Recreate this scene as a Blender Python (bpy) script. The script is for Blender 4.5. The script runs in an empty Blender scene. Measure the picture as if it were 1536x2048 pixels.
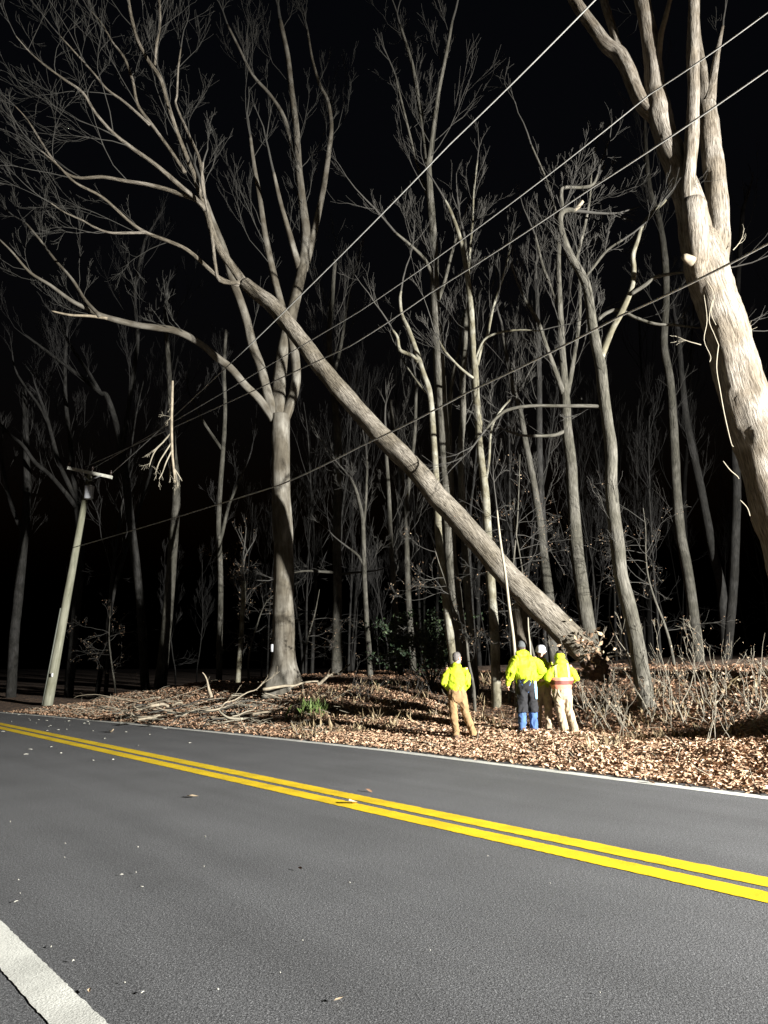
import bpy, bmesh, math, random
import numpy as np
from mathutils import Vector, Matrix, noise
random.seed(11); np.random.seed(11)
R = math.radians
S = bpy.context.scene
COL = S.collection

# ---------------------------------------------------------------- camera
F = 1538.0; CAMH = 1.5; PITCH = math.atan(316 / F)
cam = bpy.data.cameras.new('camera'); cam_o = bpy.data.objects.new('camera', cam); COL.objects.link(cam_o)
cam.sensor_fit = 'VERTICAL'; cam.sensor_height = 36; cam.sensor_width = 27
cam.lens = F / 2048 * 36; cam.clip_start = 0.05; cam.clip_end = 1000
cam_o.location = (0, 0, CAMH); cam_o.rotation_euler = (math.pi / 2 + PITCH, 0, 0)
S.camera = cam_o
S.render.resolution_x = 768; S.render.resolution_y = 1024
# ---------------------------------------------------------------- night sky
w = bpy.data.worlds.new("World"); S.world = w; w.use_nodes = True
nt = w.node_tree; bgn = nt.nodes['Background']
sky = nt.nodes.new('ShaderNodeTexSky'); sky.sky_type = 'NISHITA'; sky.sun_disc = False
sky.sun_elevation = R(-4); sky.sun_rotation = R(190)
nt.links.new(sky.outputs[0], bgn.inputs[0]); bgn.inputs[1].default_value = 0.12
S.view_settings.view_transform = 'Standard'; S.view_settings.look = 'None'
S.view_settings.exposure = 0.0; S.view_settings.gamma = 1
# ---------------------------------------------------------------- the crew's flood light, off to the right of the road
LIGHT = Vector((24.0, -6.0, 7.2))
ld = bpy.data.lights.new('work_floodlight', 'SPOT'); lo = bpy.data.objects.new('work_floodlight', ld); COL.objects.link(lo)
lo.location = LIGHT; ld.energy = 250000; ld.color = (1.0, 0.985, 0.945); ld.shadow_soft_size = 0.28
ld.spot_size = R(86); ld.spot_blend = 1.0
lo.rotation_euler = (Vector((1.5, 16.5, 2.6)) - LIGHT).to_track_quat('-Z', 'Y').to_euler()

# ---------------------------------------------------------------- helpers
def link(o, parent=None):
    COL.objects.link(o)
    if parent is not None: o.parent = parent
    return o
def tag(o, label=None, cat=None, group=None, kind=None):
    if label: o['label'] = label
    if cat: o['category'] = cat
    if group: o['group'] = group
    if kind: o['kind'] = kind
    return o
def empty(name, loc, label, cat, group=None, rz=0):
    o = bpy.data.objects.new(name, None); o.empty_display_size = .2
    o.location = loc; o.rotation_euler.z = rz
    COL.objects.link(o); return tag(o, label, cat, group)
def ray(u, v):
    x = (u - 768) / F; y = (1024 - v) / F
    return Vector((x, math.cos(PITCH) - y * math.sin(PITCH), math.sin(PITCH) + y * math.cos(PITCH)))
def P(u, v, Y):
    r = ray(u, v); return Vector((0, 0, CAMH)) + r * (Y / r.y)
def pxm(p):   # metres covered by one photo pixel at world point p
    return (p.y * math.cos(PITCH) + (p.z - CAMH) * math.sin(PITCH)) / F

class MB:
    def __init__(s): s.v = []; s.f = []; s.bk = []; s.mi = []; s.smooth = True
    def tube(s, pts, rad, n=8, wob=0.0, wf=3.0, cap=True, rx=None, flare=None, m=0):
        pts = [Vector(p) for p in pts]; k = len(pts)
        if k < 2: return
        tans = []
        for i in range(k):
            a = pts[max(i - 1, 0)]; b = pts[min(i + 1, k - 1)]; t = b - a
            tans.append(t.normalized() if t.length > 1e-9 else Vector((0, 0, 1)))
        t0 = tans[0]; up = Vector((1, 0, 0)) if abs(t0.x) < .8 else Vector((0, 1, 0))
        nx = (up - t0 * up.dot(t0)).normalized()
        base = len(s.v); L = 0
        for i in range(k):
            t = tans[i]; nx = (nx - t * nx.dot(t)).normalized(); ny = t.cross(nx)
            if i: L += (pts[i] - pts[i - 1]).length
            r = rad[i]
            for j in range(n):
                a = 2 * math.pi * j / n; rr = r
                if wob:
                    q = Vector((math.cos(a) * 1.3, math.sin(a) * 1.3, L * wf * .5)) + pts[0]
                    rr = r * (1 + wob * noise.noise(q) + wob * .5 * noise.noise(q * 3.1))
                if flare and L < flare[0]:
                    g = (1 - L / flare[0]) ** 2
                    rr *= 1 + g * flare[1] * (0.75 + 0.55 * math.sin(a * 5 + 1.3) + .3 * math.sin(a * 3))
                if rx: o = nx * math.cos(a) * rr * rx[i][0] + ny * math.sin(a) * rr * rx[i][1]
                else: o = nx * math.cos(a) * rr + ny * math.sin(a) * rr
                s.v.append(pts[i] + o); s.bk.append((math.cos(a) * r + pts[0].x, math.sin(a) * r + pts[0].y, L))
        for i in range(k - 1):
            for j in range(n):
                a = base + i * n + j; b = base + i * n + (j + 1) % n
                s.f.append((a, b, b + n, a + n)); s.mi.append(m)
        if cap and n > 2:
            s.f.append(tuple(base + j for j in range(n))[::-1]); s.mi.append(m)
            s.f.append(tuple(base + (k - 1) * n + j for j in range(n))); s.mi.append(m)
    def box(s, c, sx, sy, sz, rot=None, m=0):
        c = Vector(c); b = len(s.v); M = rot or Matrix.Identity(3)
        for x in (-1, 1):
            for y in (-1, 1):
                for z in (-1, 1):
                    q = M @ Vector((x * sx / 2, y * sy / 2, z * sz / 2)); s.v.append(c + q); s.bk.append(tuple(q))
        for q in ((0,1,3,2),(4,6,7,5),(0,4,5,1),(2,3,7,6),(0,2,6,4),(1,5,7,3)):
            s.f.append(tuple(b + i for i in q)); s.mi.append(m)
    def ball(s, c, rx, ry, rz, n=12, rot=None, nz=0.0, m=0):
        c = Vector(c); b = len(s.v); M = rot or Matrix.Identity(3); h = n
        for i in range(h + 1):
            th = math.pi * i / h
            for j in range(n):
                a = 2 * math.pi * j / n
                d = Vector((math.sin(th) * math.cos(a), math.sin(th) * math.sin(a), math.cos(th)))
                k = 1 + (nz * noise.noise(d * 2.2 + c) + nz * .6 * noise.noise(d * 6 + c) if nz else 0)
                s.v.append(c + M @ Vector((d.x * rx * k, d.y * ry * k, d.z * rz * k))); s.bk.append(tuple(d * rx))
        for i in range(h):
            for j in range(n):
                a = b + i * n + j; e = b + i * n + (j + 1) % n
                s.f.append((a, a + n, e + n, e)); s.mi.append(m)
    def leaf(s, c, size, m=0):
        c = Vector(c); d = Vector((random.gauss(0,1), random.gauss(0,1), random.gauss(0,1))).normalized()
        e = d.orthogonal().normalized(); q = d.cross(e); b = len(s.v)
        e = (e * math.cos(2.4 * random.random()) + q * math.sin(2.4 * random.random())).normalized(); nn = d.cross(e) * .25
        for p in (-d, -d * .2 + e * .5 + nn, d, -d * .1 - e * .45 + nn):
            s.v.append(c + p * size * .6); s.bk.append(tuple(c))
        s.f.append((b, b + 1, b + 2)); s.f.append((b, b + 2, b + 3)); s.mi += [m, m]
    def mesh(s, name, mats):
        me = bpy.data.meshes.new(name); me.from_pydata([tuple(x) for x in s.v], [], s.f)
        for m in (mats if isinstance(mats, (list, tuple)) else [mats]): me.materials.append(m)
        me.polygons.foreach_set('use_smooth', [s.smooth] * len(me.polygons))
        if any(s.mi): me.polygons.foreach_set('material_index', s.mi)
        at = me.attributes.new('bk', 'FLOAT_VECTOR', 'POINT')
        at.data.foreach_set('vector', [c for b in s.bk for c in b])
        me.update(); return me
    def build(s, name, mats, parent=None, origin=None):
        if origin is not None: s.v = [Vector(v) - Vector(origin) for v in s.v]
        o = bpy.data.objects.new(name, s.mesh(name, mats))
        if origin is not None and parent is None: o.location = origin
        return link(o, parent)

def smooth_path(pts, rad, step=4):
    pts = [Vector(p) for p in pts]; out = []; rr = []
    k = len(pts)
    for i in range(k - 1):
        p0 = pts[max(i - 1, 0)]; p1 = pts[i]; p2 = pts[i + 1]; p3 = pts[min(i + 2, k - 1)]
        for j in range(step):
            t = j / step
            out.append(0.5 * ((2 * p1) + (p2 - p0) * t + (2 * p0 - 5 * p1 + 4 * p2 - p3) * t * t + (3 * p1 - p0 - 3 * p2 + p3) * t ** 3))
            rr.append(rad[i] * (1 - t) + rad[i + 1] * t)
    out.append(pts[-1]); rr.append(rad[-1]); return out, rr

# ---------------------------------------------------------------- materials
def newmat(name):
    m = bpy.data.materials.new(name); m.use_nodes = True; n = m.node_tree
    return m, n, n.nodes['Principled BSDF']
def N(n, t, **kw):
    x = n.nodes.new(t)
    for k, v in kw.items(): setattr(x, k, v)
    return x
def ramp(n, stops):
    r = n.nodes.new('ShaderNodeValToRGB'); e = r.color_ramp.elements
    while len(e) < len(stops): e.new(.5)
    for i, (p, c) in enumerate(stops): e[i].position = p; e[i].color = (*c, 1)
    return r
def simple(name, col, rough=.7, metal=0, var=.15, scale=8, bump=0.0, bscale=60):
    m, n, b = newmat(name)
    tc = N(n, 'ShaderNodeTexCoord'); nz = N(n, 'ShaderNodeTexNoise'); nz.inputs['Scale'].default_value = scale; nz.inputs['Detail'].default_value = 5
    n.links.new(tc.outputs['Object'], nz.inputs['Vector'])
    r = ramp(n, [(.3, tuple(c * (1 - var) for c in col)), (.7, tuple(min(1, c * (1 + var)) for c in col))])
    n.links.new(nz.outputs[0], r.inputs[0]); n.links.new(r.outputs[0], b.inputs['Base Color'])
    b.inputs['Roughness'].default_value = rough; b.inputs['Metallic'].default_value = metal
    if bump:
        n2 = N(n, 'ShaderNodeTexNoise'); n2.inputs['Scale'].default_value = bscale; n2.inputs['Detail'].default_value = 6
        n.links.new(tc.outputs['Object'], n2.inputs['Vector'])
        bp = N(n, 'ShaderNodeBump'); bp.inputs['Strength'].default_value = 1; bp.inputs['Distance'].default_value = bump
        n.links.new(n2.outputs[0], bp.inputs['Height']); n.links.new(bp.outputs[0], b.inputs['Normal'])
    return m
def bark(name, dark, mid, light, ridge=14, along=2.2, bump=.02, patch=1.0, patchcol=None, t0=.30, t1=.48, t2=.68):
    m, n, b = newmat(name)
    at = N(n, 'ShaderNodeAttribute', attribute_name='bk')
    mp = N(n, 'ShaderNodeMapping'); mp.inputs['Scale'].default_value = (ridge, ridge, along)
    n.links.new(at.outputs['Vector'], mp.inputs['Vector'])
    n1 = N(n, 'ShaderNodeTexNoise'); n1.inputs['Scale'].default_value = 1; n1.inputs['Detail'].default_value = 7; n1.inputs['Roughness'].default_value = .62; n1.inputs['Distortion'].default_value = .6
    n.links.new(mp.outputs[0], n1.inputs['Vector'])
    r = ramp(n, [(t0, dark), (t1, mid), (t2, light)]); n.links.new(n1.outputs[0], r.inputs[0])
    n2 = N(n, 'ShaderNodeTexNoise'); n2.inputs['Scale'].default_value = patch; n2.inputs['Detail'].default_value = 4
    n.links.new(at.outputs['Vector'], n2.inputs['Vector'])
    r2 = ramp(n, [(.42, (0, 0, 0)), (.62, (1, 1, 1))]); n.links.new(n2.outputs[0], r2.inputs[0])
    mx = N(n, 'ShaderNodeMix', data_type='RGBA', blend_type='MULTIPLY'); mx.inputs['Factor'].default_value = 1
    pc = patchcol or (.62, .62, .58)
    r3 = ramp(n, [(0, pc), (1, (1, 1, 1))]); n.links.new(r2.outputs[0], r3.inputs[0])
    n.links.new(r.outputs[0], mx.inputs[6]); n.links.new(r3.outputs[0], mx.inputs[7])
    n.links.new(mx.outputs[2], b.inputs['Base Color'])
    b.inputs['Roughness'].default_value = .9; b.inputs['Specular IOR Level'].default_value = .2
    bp = N(n, 'ShaderNodeBump'); bp.inputs['Strength'].default_value = 1; bp.inputs['Distance'].default_value = bump
    n.links.new(n1.outputs[0], bp.inputs['Height']); n.links.new(bp.outputs[0], b.inputs['Normal'])
    return m
M = {}
M['bark_big'] = bark('furrowed tan bark', (.11, .095, .075), (.225, .20, .168), (.325, .295, .25), 28, 3.2, .035, 1.6, (.70, .66, .6), .37, .50, .63)
M['bark_lean'] = bark('smooth grey tan bark', (.065, .056, .044), (.185, .165, .135), (.30, .27, .225), 34, 5, .04, 1.2, (.6, .58, .53), .36, .5, .64)
M['bark_beech'] = bark('smooth grey beech bark', (.09, .08, .065), (.15, .138, .115), (.25, .235, .20), 7, 1.3, .01, 1.5, (.5, .47, .42))
M['bark_pale'] = bark('pale smooth bark', (.11, .10, .08), (.195, .187, .15), (.29, .28, .23), 14, 4.0, .006, 3.0, (.55, .52, .44))
M['bark_mid'] = bark('grey woodland bark', (.04, .037, .03), (.092, .086, .072), (.155, .146, .122), 26, 4.0, .02, 2.0)
M['bark_red'] = bark('reddish brown bark', (.05, .042, .033), (.125, .105, .083), (.20, .172, .138), 26, 4.0, .02, 2.0)
M['bark_dim'] = bark('grey bark of trees farther back', (.03, .028, .023), (.07, .066, .056), (.115, .108, .09), 24, 4.0, .015, 2.0)  # darker bark copy: light lost with distance is put into the colour
M['bark_far'] = bark('dim woodland bark', (.010, .0098, .0095), (.024, .023, .0215), (.042, .040, .037), 20, 4.0, .01, 2.0)  # deep woods' lack of light is built into this near black tone
M['twig'] = simple('weathered twig bark', (.045, .042, .036), .9)
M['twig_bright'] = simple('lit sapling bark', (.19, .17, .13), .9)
M['twig_crown'] = simple('high crown twig bark', (.045, .043, .037), .9)  # floodlight weakening with height is painted in as darker twigs
M['twig_far'] = simple('thin dim twig bark', (.015, .014, .0125), .9)  # fading of light into the woods coloured into the twigs
M['wood'] = simple('pale broken wood', (.25, .21, .15), .8, var=.35)
M['vine'] = simple('pale hanging vine', (.27, .24, .18), .8)
M['soil'] = simple('reddish clay soil', (.07, .042, .028), .95, var=.5, scale=6, bump=.05, bscale=15)
M['jacket'] = simple('high visibility yellow fabric', (.40, .51, .012), .75, var=.08, scale=5, bump=.012, bscale=14)
M['jacket_shaded'] = simple('shade dulled high visibility fabric', (.36, .42, .02), .8, var=.1, scale=5, bump=.012, bscale=14)  # duller copy of the yellow fabric, shade on its wearer painted in
M['pinkband'] = simple('orange pink reflective band', (.62, .21, .13), .6, var=.1)
M['silver'] = simple('silver tan reflective band', (.42, .31, .2), .6, var=.1)
M['darkband'] = simple('dark red belt webbing', (.13, .03, .02), .7)
M['khaki'] = simple('khaki trouser cloth', (.36, .285, .19), .9, var=.12, bump=.012, bscale=14)
M['tan'] = simple('brown canvas trouser cloth', (.25, .155, .07), .9, var=.15, bump=.012, bscale=14)
M['jeans'] = simple('blue denim', (.055, .115, .27), .9, var=.25, bump=.01, bscale=14)
M['black'] = simple('black work cloth', (.012, .012, .014), .9, bump=.01, bscale=14)
M['skin'] = simple('skin', (.52, .29, .20), .55, var=.06)
M['hair_grey'] = simple('grey hair', (.10, .09, .082), .8, var=.4, scale=60)
M['hair_dark'] = simple('dark hair', (.035, .022, .015), .8, var=.4, scale=60)
M['beanie'] = simple('charcoal knit', (.075, .08, .08), .95, var=.25, scale=90)
M['hat_white'] = simple('white hard hat plastic', (.55, .55, .57), .35, var=.02)
M['boot'] = simple('brown boot leather', (.09, .05, .028), .7)
M['eye'] = simple('dark eye', (.02, .015, .012), .3)
M['towel'] = simple('pale blue rag cloth', (.35, .62, .78), .9)
M['pole'] = bark('weathered greenish pole wood', (.15, .15, .11), (.215, .213, .16), (.29, .287, .22), 12, 1.2, .006, .8, (.7, .7, .62))
M['arm'] = simple('weathered crossarm wood', (.50, .49, .42), .8, var=.2)
M['can'] = simple('light grey painted steel', (.48, .49, .51), .5, var=.05)
M['porcelain'] = simple('dark porcelain', (.05, .035, .03), .25)
M['steel'] = simple('galvanised steel', (.45, .45, .44), .5, metal=.4)
M['wire'] = simple('weathered aluminium wire', (.60, .60, .57), .5, metal=.3)
M['conduit'] = simple('grey conduit', (.16, .17, .14), .7)
M['tagm'] = simple('white marker plate', (.8, .8, .78), .5)

def leafmat(name, stops, trans=.15, attr=True):
    m, n, b = newmat(name)
    at = N(n, 'ShaderNodeAttribute', attribute_name='rnd') if attr else None
    r = ramp(n, stops)
    if attr: n.links.new(at.outputs['Fac'], r.inputs[0])
    else:
        g = N(n, 'ShaderNodeNewGeometry'); n.links.new(g.outputs['Random Per Island'], r.inputs[0])
    n.links.new(r.outputs[0], b.inputs['Base Color']); b.inputs['Roughness'].default_value = .6
    b.inputs['Specular IOR Level'].default_value = .3
    return m
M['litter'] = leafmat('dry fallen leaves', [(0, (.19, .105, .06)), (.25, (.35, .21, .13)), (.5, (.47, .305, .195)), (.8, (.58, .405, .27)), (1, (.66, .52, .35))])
M['dryleaf'] = leafmat('dry leaves on twigs', [(0, (.10, .06, .035)), (.5, (.22, .14, .085)), (1, (.42, .32, .21))], attr=False)
M['ever'] = leafmat('glossy evergreen leaves', [(0, (.008, .016, .007)), (.6, (.018, .032, .014)), (1, (.05, .07, .03))], attr=False)
M['weed'] = leafmat('green weed leaves', [(0, (.04, .065, .015)), (1, (.12, .17, .045))], attr=False)
M['straw'] = leafmat('dry straw', [(0, (.10, .07, .04)), (1, (.27, .21, .12))], attr=False)

# asphalt
def asphalt():
    m, n, b = newmat('asphalt')
    tc = N(n, 'ShaderNodeTexCoord'); g = N(n, 'ShaderNodeNewGeometry')
    fine = N(n, 'ShaderNodeTexVoronoi'); fine.inputs['Scale'].default_value = 130; n.links.new(g.outputs['Position'], fine.inputs['Vector'])
    nz = N(n, 'ShaderNodeTexNoise'); nz.inputs['Scale'].default_value = 78; nz.inputs['Detail'].default_value = 4; n.links.new(g.outputs['Position'], nz.inputs['Vector'])
    nz.inputs['Roughness'].default_value = .75
    r = ramp(n, [(.34, (.020, .0205, .022)), (.48, (.074, .075, .078)), (.58, (.135, .137, .14)), (.70, (.33, .33, .33))])
    n.links.new(nz.outputs[0], r.inputs[0])
    sp_ = N(n, 'ShaderNodeTexNoise'); sp_.inputs['Scale'].default_value = 30; sp_.inputs['Detail'].default_value = 8; sp_.inputs['Roughness'].default_value = .85; n.links.new(g.outputs['Position'], sp_.inputs['Vector'])
    sr_ = ramp(n, [(.36, (.45, .45, .45)), (.5, (1, 1, 1)), (.66, (1.0, 1.0, 1.0)), (.74, (1, 1, 1))]); sr_.color_ramp.elements[3].color = (2.2, 2.2, 2.15, 1)
    n.links.new(sp_.outputs[0], sr_.inputs[0])
    # hairline cracks
    cv = N(n, 'ShaderNodeTexVoronoi', feature='DISTANCE_TO_EDGE'); cv.inputs['Scale'].default_value = .33
    cn = N(n, 'ShaderNodeTexNoise'); cn.inputs['Scale'].default_value = 1.4; cn.inputs['Detail'].default_value = 6; n.links.new(g.outputs['Position'], cn.inputs['Vector'])
    cm_ = N(n, 'ShaderNodeMix', data_type='RGBA', blend_type='LINEAR_LIGHT'); cm_.inputs['Factor'].default_value = .5; n.links.new(g.outputs['Position'], cm_.inputs[6]); n.links.new(cn.outputs['Color'], cm_.inputs[7]); n.links.new(cm_.outputs[2], cv.inputs['Vector'])
    cr_ = ramp(n, [(0.0, (.86, .86, .86)), (.003, (1, 1, 1))]); n.links.new(cv.outputs['Distance'], cr_.inputs[0])
    # wheel-path streaks running along the road and broad mottling
    mp = N(n, 'ShaderNodeMapping'); mp.vector_type = 'TEXTURE'; mp.inputs['Rotation'].default_value = (0, 0, R(129.4)); mp.inputs['Scale'].default_value = (9, .5, 1)
    n.links.new(g.outputs['Position'], mp.inputs['Vector'])
    # mapping rotates so x runs along the road
    n2 = N(n, 'ShaderNodeTexNoise'); n2.inputs['Scale'].default_value = 1; n2.inputs['Detail'].default_value = 5; n.links.new(mp.outputs[0], n2.inputs['Vector'])
    n3 = N(n, 'ShaderNodeTexNoise'); n3.inputs['Scale'].default_value = .7; n3.inputs['Detail'].default_value = 6; n.links.new(g.outputs['Position'], n3.inputs['Vector'])
    ad = N(n, 'ShaderNodeMath', operation='ADD'); n.links.new(n2.outputs[0], ad.inputs[0]); n.links.new(n3.outputs[0], ad.inputs[1])
    mr = N(n, 'ShaderNodeMapRange'); mr.inputs[1].default_value = .7; mr.inputs[2].default_value = 1.35; mr.inputs[3].default_value = .80; mr.inputs[4].default_value = 1.2
    n.links.new(ad.outputs[0], mr.inputs[0])
    mx = N(n, 'ShaderNodeMix', data_type='RGBA', blend_type='MULTIPLY'); mx.inputs['Factor'].default_value = 1
    n.links.new(r.outputs[0], mx.inputs[6]); n.links.new(mr.outputs[0], mx.inputs[7])
    m3 = N(n, 'ShaderNodeMix', data_type='RGBA', blend_type='MULTIPLY'); m3.inputs['Factor'].default_value = 1; n.links.new(mx.outputs[2], m3.inputs[6]); n.links.new(sr_.outputs[0], m3.inputs[7])
    m4 = N(n, 'ShaderNodeMix', data_type='RGBA', blend_type='MULTIPLY'); m4.inputs['Factor'].default_value = 1; n.links.new(m3.outputs[2], m4.inputs[6]); n.links.new(cr_.outputs[0], m4.inputs[7])
    n.links.new(m4.outputs[2], b.inputs['Base Color'])
    b.inputs['Roughness'].default_value = .82
    bp = N(n, 'ShaderNodeBump'); bp.inputs['Strength'].default_value = .9; bp.inputs['Distance'].default_value = .0018
    n.links.new(fine.outputs['Distance'], bp.inputs['Height'])
    bp2 = N(n, 'ShaderNodeBump'); bp2.inputs['Strength'].default_value = .8; bp2.inputs['Distance'].default_value = .0022
    n.links.new(nz.outputs[0], bp2.inputs['Height']); n.links.new(bp.outputs[0], bp2.inputs['Normal'])
    n.links.new(bp2.outputs[0], b.inputs['Normal']); return m
M['asphalt'] = asphalt()
def paint(name, col, dirt, wear=.36):
    m, n, b = newmat(name); g = N(n, 'ShaderNodeNewGeometry')
    nz = N(n, 'ShaderNodeTexNoise'); nz.inputs['Scale'].default_value = 90; nz.inputs['Detail'].default_value = 5; n.links.new(g.outputs['Position'], nz.inputs['Vector'])
    r = ramp(n, [(wear - .06, dirt), (wear, tuple(c * .8 for c in col)), (.6, col)]); n.links.new(nz.outputs[0], r.inputs[0])
    n4 = N(n, 'ShaderNodeTexNoise'); n4.inputs['Scale'].default_value = 2.5; n4.inputs['Detail'].default_value = 5; n.links.new(g.outputs['Position'], n4.inputs['Vector'])
    mr = N(n, 'ShaderNodeMapRange'); mr.inputs[1].default_value = .35; mr.inputs[2].default_value = .6; mr.inputs[3].default_value = .78; mr.inputs[4].default_value = 1.03
    n.links.new(n4.outputs[0], mr.inputs[0])
    mx = N(n, 'ShaderNodeMix', data_type='RGBA', blend_type='MULTIPLY'); mx.inputs['Factor'].default_value = 1
    n.links.new(r.outputs[0], mx.inputs[6]); n.links.new(mr.outputs[0], mx.inputs[7])
    # chipped spots where the asphalt shows
    n5 = N(n, 'ShaderNodeTexNoise'); n5.inputs['Scale'].default_value = 28; n5.inputs['Detail'].default_value = 8; n5.inputs['Roughness'].default_value = .75; n.links.new(g.outputs['Position'], n5.inputs['Vector'])
    r5 = ramp(n, [(.33, (1, 1, 1)), (.39, (0, 0, 0))]); n.links.new(n5.outputs[0], r5.inputs[0])
    m5 = N(n, 'ShaderNodeMix', data_type='RGBA'); m5.inputs[7].default_value = (*dirt, 1); n.links.new(r5.outputs[0], m5.inputs['Factor']); n.links.new(mx.outputs[2], m5.inputs[6])
    n.links.new(m5.outputs[2], b.inputs['Base Color'])
    b.inputs['Roughness'].default_value = .65
    bp = N(n, 'ShaderNodeBump'); bp.inputs['Strength'].default_value = .7; bp.inputs['Distance'].default_value = .004
    n.links.new(nz.outputs[0], bp.inputs['Height']); n.links.new(bp.outputs[0], b.inputs['Normal']); return m
M['yellow'] = paint('yellow road paint', (.80, .55, .003), (.30, .2, .03), .3)
M['white'] = paint('white road paint', (.70, .70, .64), (.36, .36, .33), .33)
def ground_mat():
    m, n, b = newmat('woodland floor'); g = N(n, 'ShaderNodeNewGeometry')
    v = N(n, 'ShaderNodeTexVoronoi'); v.inputs['Scale'].default_value = 11; n.links.new(g.outputs['Position'], v.inputs['Vector'])
    sp = N(n, 'ShaderNodeSeparateColor'); n.links.new(v.outputs['Color'], sp.inputs[0])
    r = ramp(n, [(0, (.05, .03, .018)), (.5, (.12, .07, .04)), (1, (.25, .155, .09))]); n.links.new(sp.outputs[0], r.inputs[0])
    n.links.new(r.outputs[0], b.inputs['Base Color']); b.inputs['Roughness'].default_value = .9
    nz = N(n, 'ShaderNodeTexNoise'); nz.inputs['Scale'].default_value = 14; nz.inputs['Detail'].default_value = 6; n.links.new(g.outputs['Position'], nz.inputs['Vector'])
    bp = N(n, 'ShaderNodeBump'); bp.inputs['Distance'].default_value = .08; n.links.new(nz.outputs[0], bp.inputs['Height']); n.links.new(bp.outputs[0], b.inputs['Normal'])
    return m
M['ground'] = ground_mat()

# ---------------------------------------------------------------- terrain and road (road frame: a along the road, s across it)
D = Vector((-.634, .773)); NN = Vector((.773, .634))
def XY(a, s): return (D.x * a + NN.x * s, D.y * a + NN.y * s)
def AS(x, y): return (D.x * x + D.y * y, NN.x * x + NN.y * y)
EA = [-200, 0, 11.5, 14.6, 18.2, 21.3, 27.5, 31.2, 45, 70, 260]
ES = [9.82, 9.82, 9.84, 9.62, 9.31, 8.97, 8.15, 7.5, 4.6, -4, -110]
YS_A = [-200, 0, 12, 25, 32, 45, 70, 260]; YS_S = [5.80, 5.73, 5.715, 5.71, 4.9, 1.6, -7, -113]
def edge(a): return float(np.interp(a, EA, ES))
def mid(a): return float(np.interp(a, YS_A, YS_S))
def gz(x, y):
    a, s = AS(x, y); e = s - edge(a)
    if e < 0.25: return 0.0 if e > -11 else -0.02
    lf = min(1, max(0, (a - 12) / 5))                       # 0 right of the crew, 1 to the left of them
    zr = float(np.interp(e, [.25, 1.2, 2.9, 3.8, 4.5, 5.5, 7.0, 9, 16, 60, 200], [0.0, .10, .28, .10, .32, .80, 1.30, 1.55, 1.9, 3.4, 9]))
    zl = float(np.interp(e, [.25, 1.2, 2.6, 4.0, 6, 9, 16, 60, 200], [0, .14, .48, 1.02, 1.20, 1.35, 1.6, 3.2, 9]))
    z = zr * (1 - lf) + zl * lf
    rt = min(1, max(0, (8.5 - a) / 5.0))
    z += rt * float(np.interp(e, [1.0, 2.2, 3.4, 6, 20], [0, .22, .42, .5, .5]))
    z += .8 * math.exp(-((a - 3.9) / 1.0) ** 2) * float(np.interp(e, [2.6, 3.3, 4.3, 5.6], [0, 1, 1, 0]))  # mound out of view on the right, added to shade the ditch
    z *= 1 - .75 * min(1, max(0, (a - 25) / 8)) if a > 25 else 1
    k = min(1, (e - .25) / 1.5)
    z += k * (.09 * noise.noise(Vector((x * .55, y * .55, 3))) + .05 * noise.noise(Vector((x * 1.7, y * 1.7, 7))))
    return z
def build_ground():
    vs = []; fs = []
    es = [-60, -30, -14, -11.2, -.6, .0, .12, .25, .4] + [.4 + .22 * i for i in range(1, 46)] + [11, 12, 13.5, 15, 17, 20, 24, 30, 38, 50, 80, 140, 300]
    aa = list(np.arange(-40, -6, 2.0)) + list(np.arange(-6, 34, .3)) + list(np.arange(34, 60, 2.0)) + list(np.arange(60, 240, 15.0))
    for a in aa:
        for e in es:
            x, y = XY(a, edge(a) + e); z = gz(x, y) if e > .25 else (-.035 if e < .12 else -.01)
            vs.append((x, y, z))
    k = len(es)
    for i in range(len(aa) - 1):
        for j in range(k - 1):
            q = i * k + j; fs.append((q, q + 1, q + k + 1, q + k)[::-1])
    me = bpy.data.meshes.new('ground'); me.from_pydata(vs, [], fs); me.materials.append(M['ground'])
    me.polygons.foreach_set('use_smooth', [True] * len(fs))
    tag(link(bpy.data.objects.new('ground', me)), kind='structure')
build_ground()
# sheet of ground out to the horizon, under everything
mb = MB(); mb.smooth = False; mb.v = [(-900, -900, -.06), (900, -900, -.06), (900, 900, -.06), (-900, 900, -.06)]; mb.bk = [(0, 0, 0)] * 4; mb.f = [(0, 1, 2, 3)]; mb.mi = [0]
tag(mb.build('terrain', M['ground']), kind='structure')
def strip(name, f0, f1, z, mat, a0=-30, a1=200, step=.5, jit=0.0, kind='structure'):
    mb = MB(); mb.smooth = False
    aa = list(np.arange(a0, min(a1, 34), step)) + list(np.arange(34, a1, 2.5))
    for a in aa:
        for f in (f0, f1):
            j = random.uniform(-jit, jit); x, y = XY(a, f(a) + j); mb.v.append((x, y, z)); mb.bk.append((x, y, z))
    for i in range(len(aa) - 1): mb.f.append((2 * i, 2 * i + 2, 2 * i + 3, 2 * i + 1)[::-1]); mb.mi.append(0)
    return tag(mb.build(name, mat), kind=kind)
strip('road', lambda a: mid(a) - 7.2, lambda a: edge(a) + .22 + .05 * math.sin(a * 2.3) + .03 * math.sin(a * 7), 0.0, M['asphalt'], step=.2)
strip('yellow_line', lambda a: mid(a) + .065, lambda a: mid(a) + .325, .004, M['yellow'], step=.05, jit=.007)
strip('yellow_line', lambda a: mid(a) - .315, lambda a: mid(a) - .055, .004, M['yellow'], step=.05, jit=.007)
strip('white_line', lambda a: edge(a) - .25, lambda a: edge(a) + .0, .004, M['white'], a1=60, step=.05, jit=.006)
strip('white_line', lambda a: mid(a) - 4.50, lambda a: mid(a) - 4.30, .004, M['white'], step=.03, jit=.004)

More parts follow.
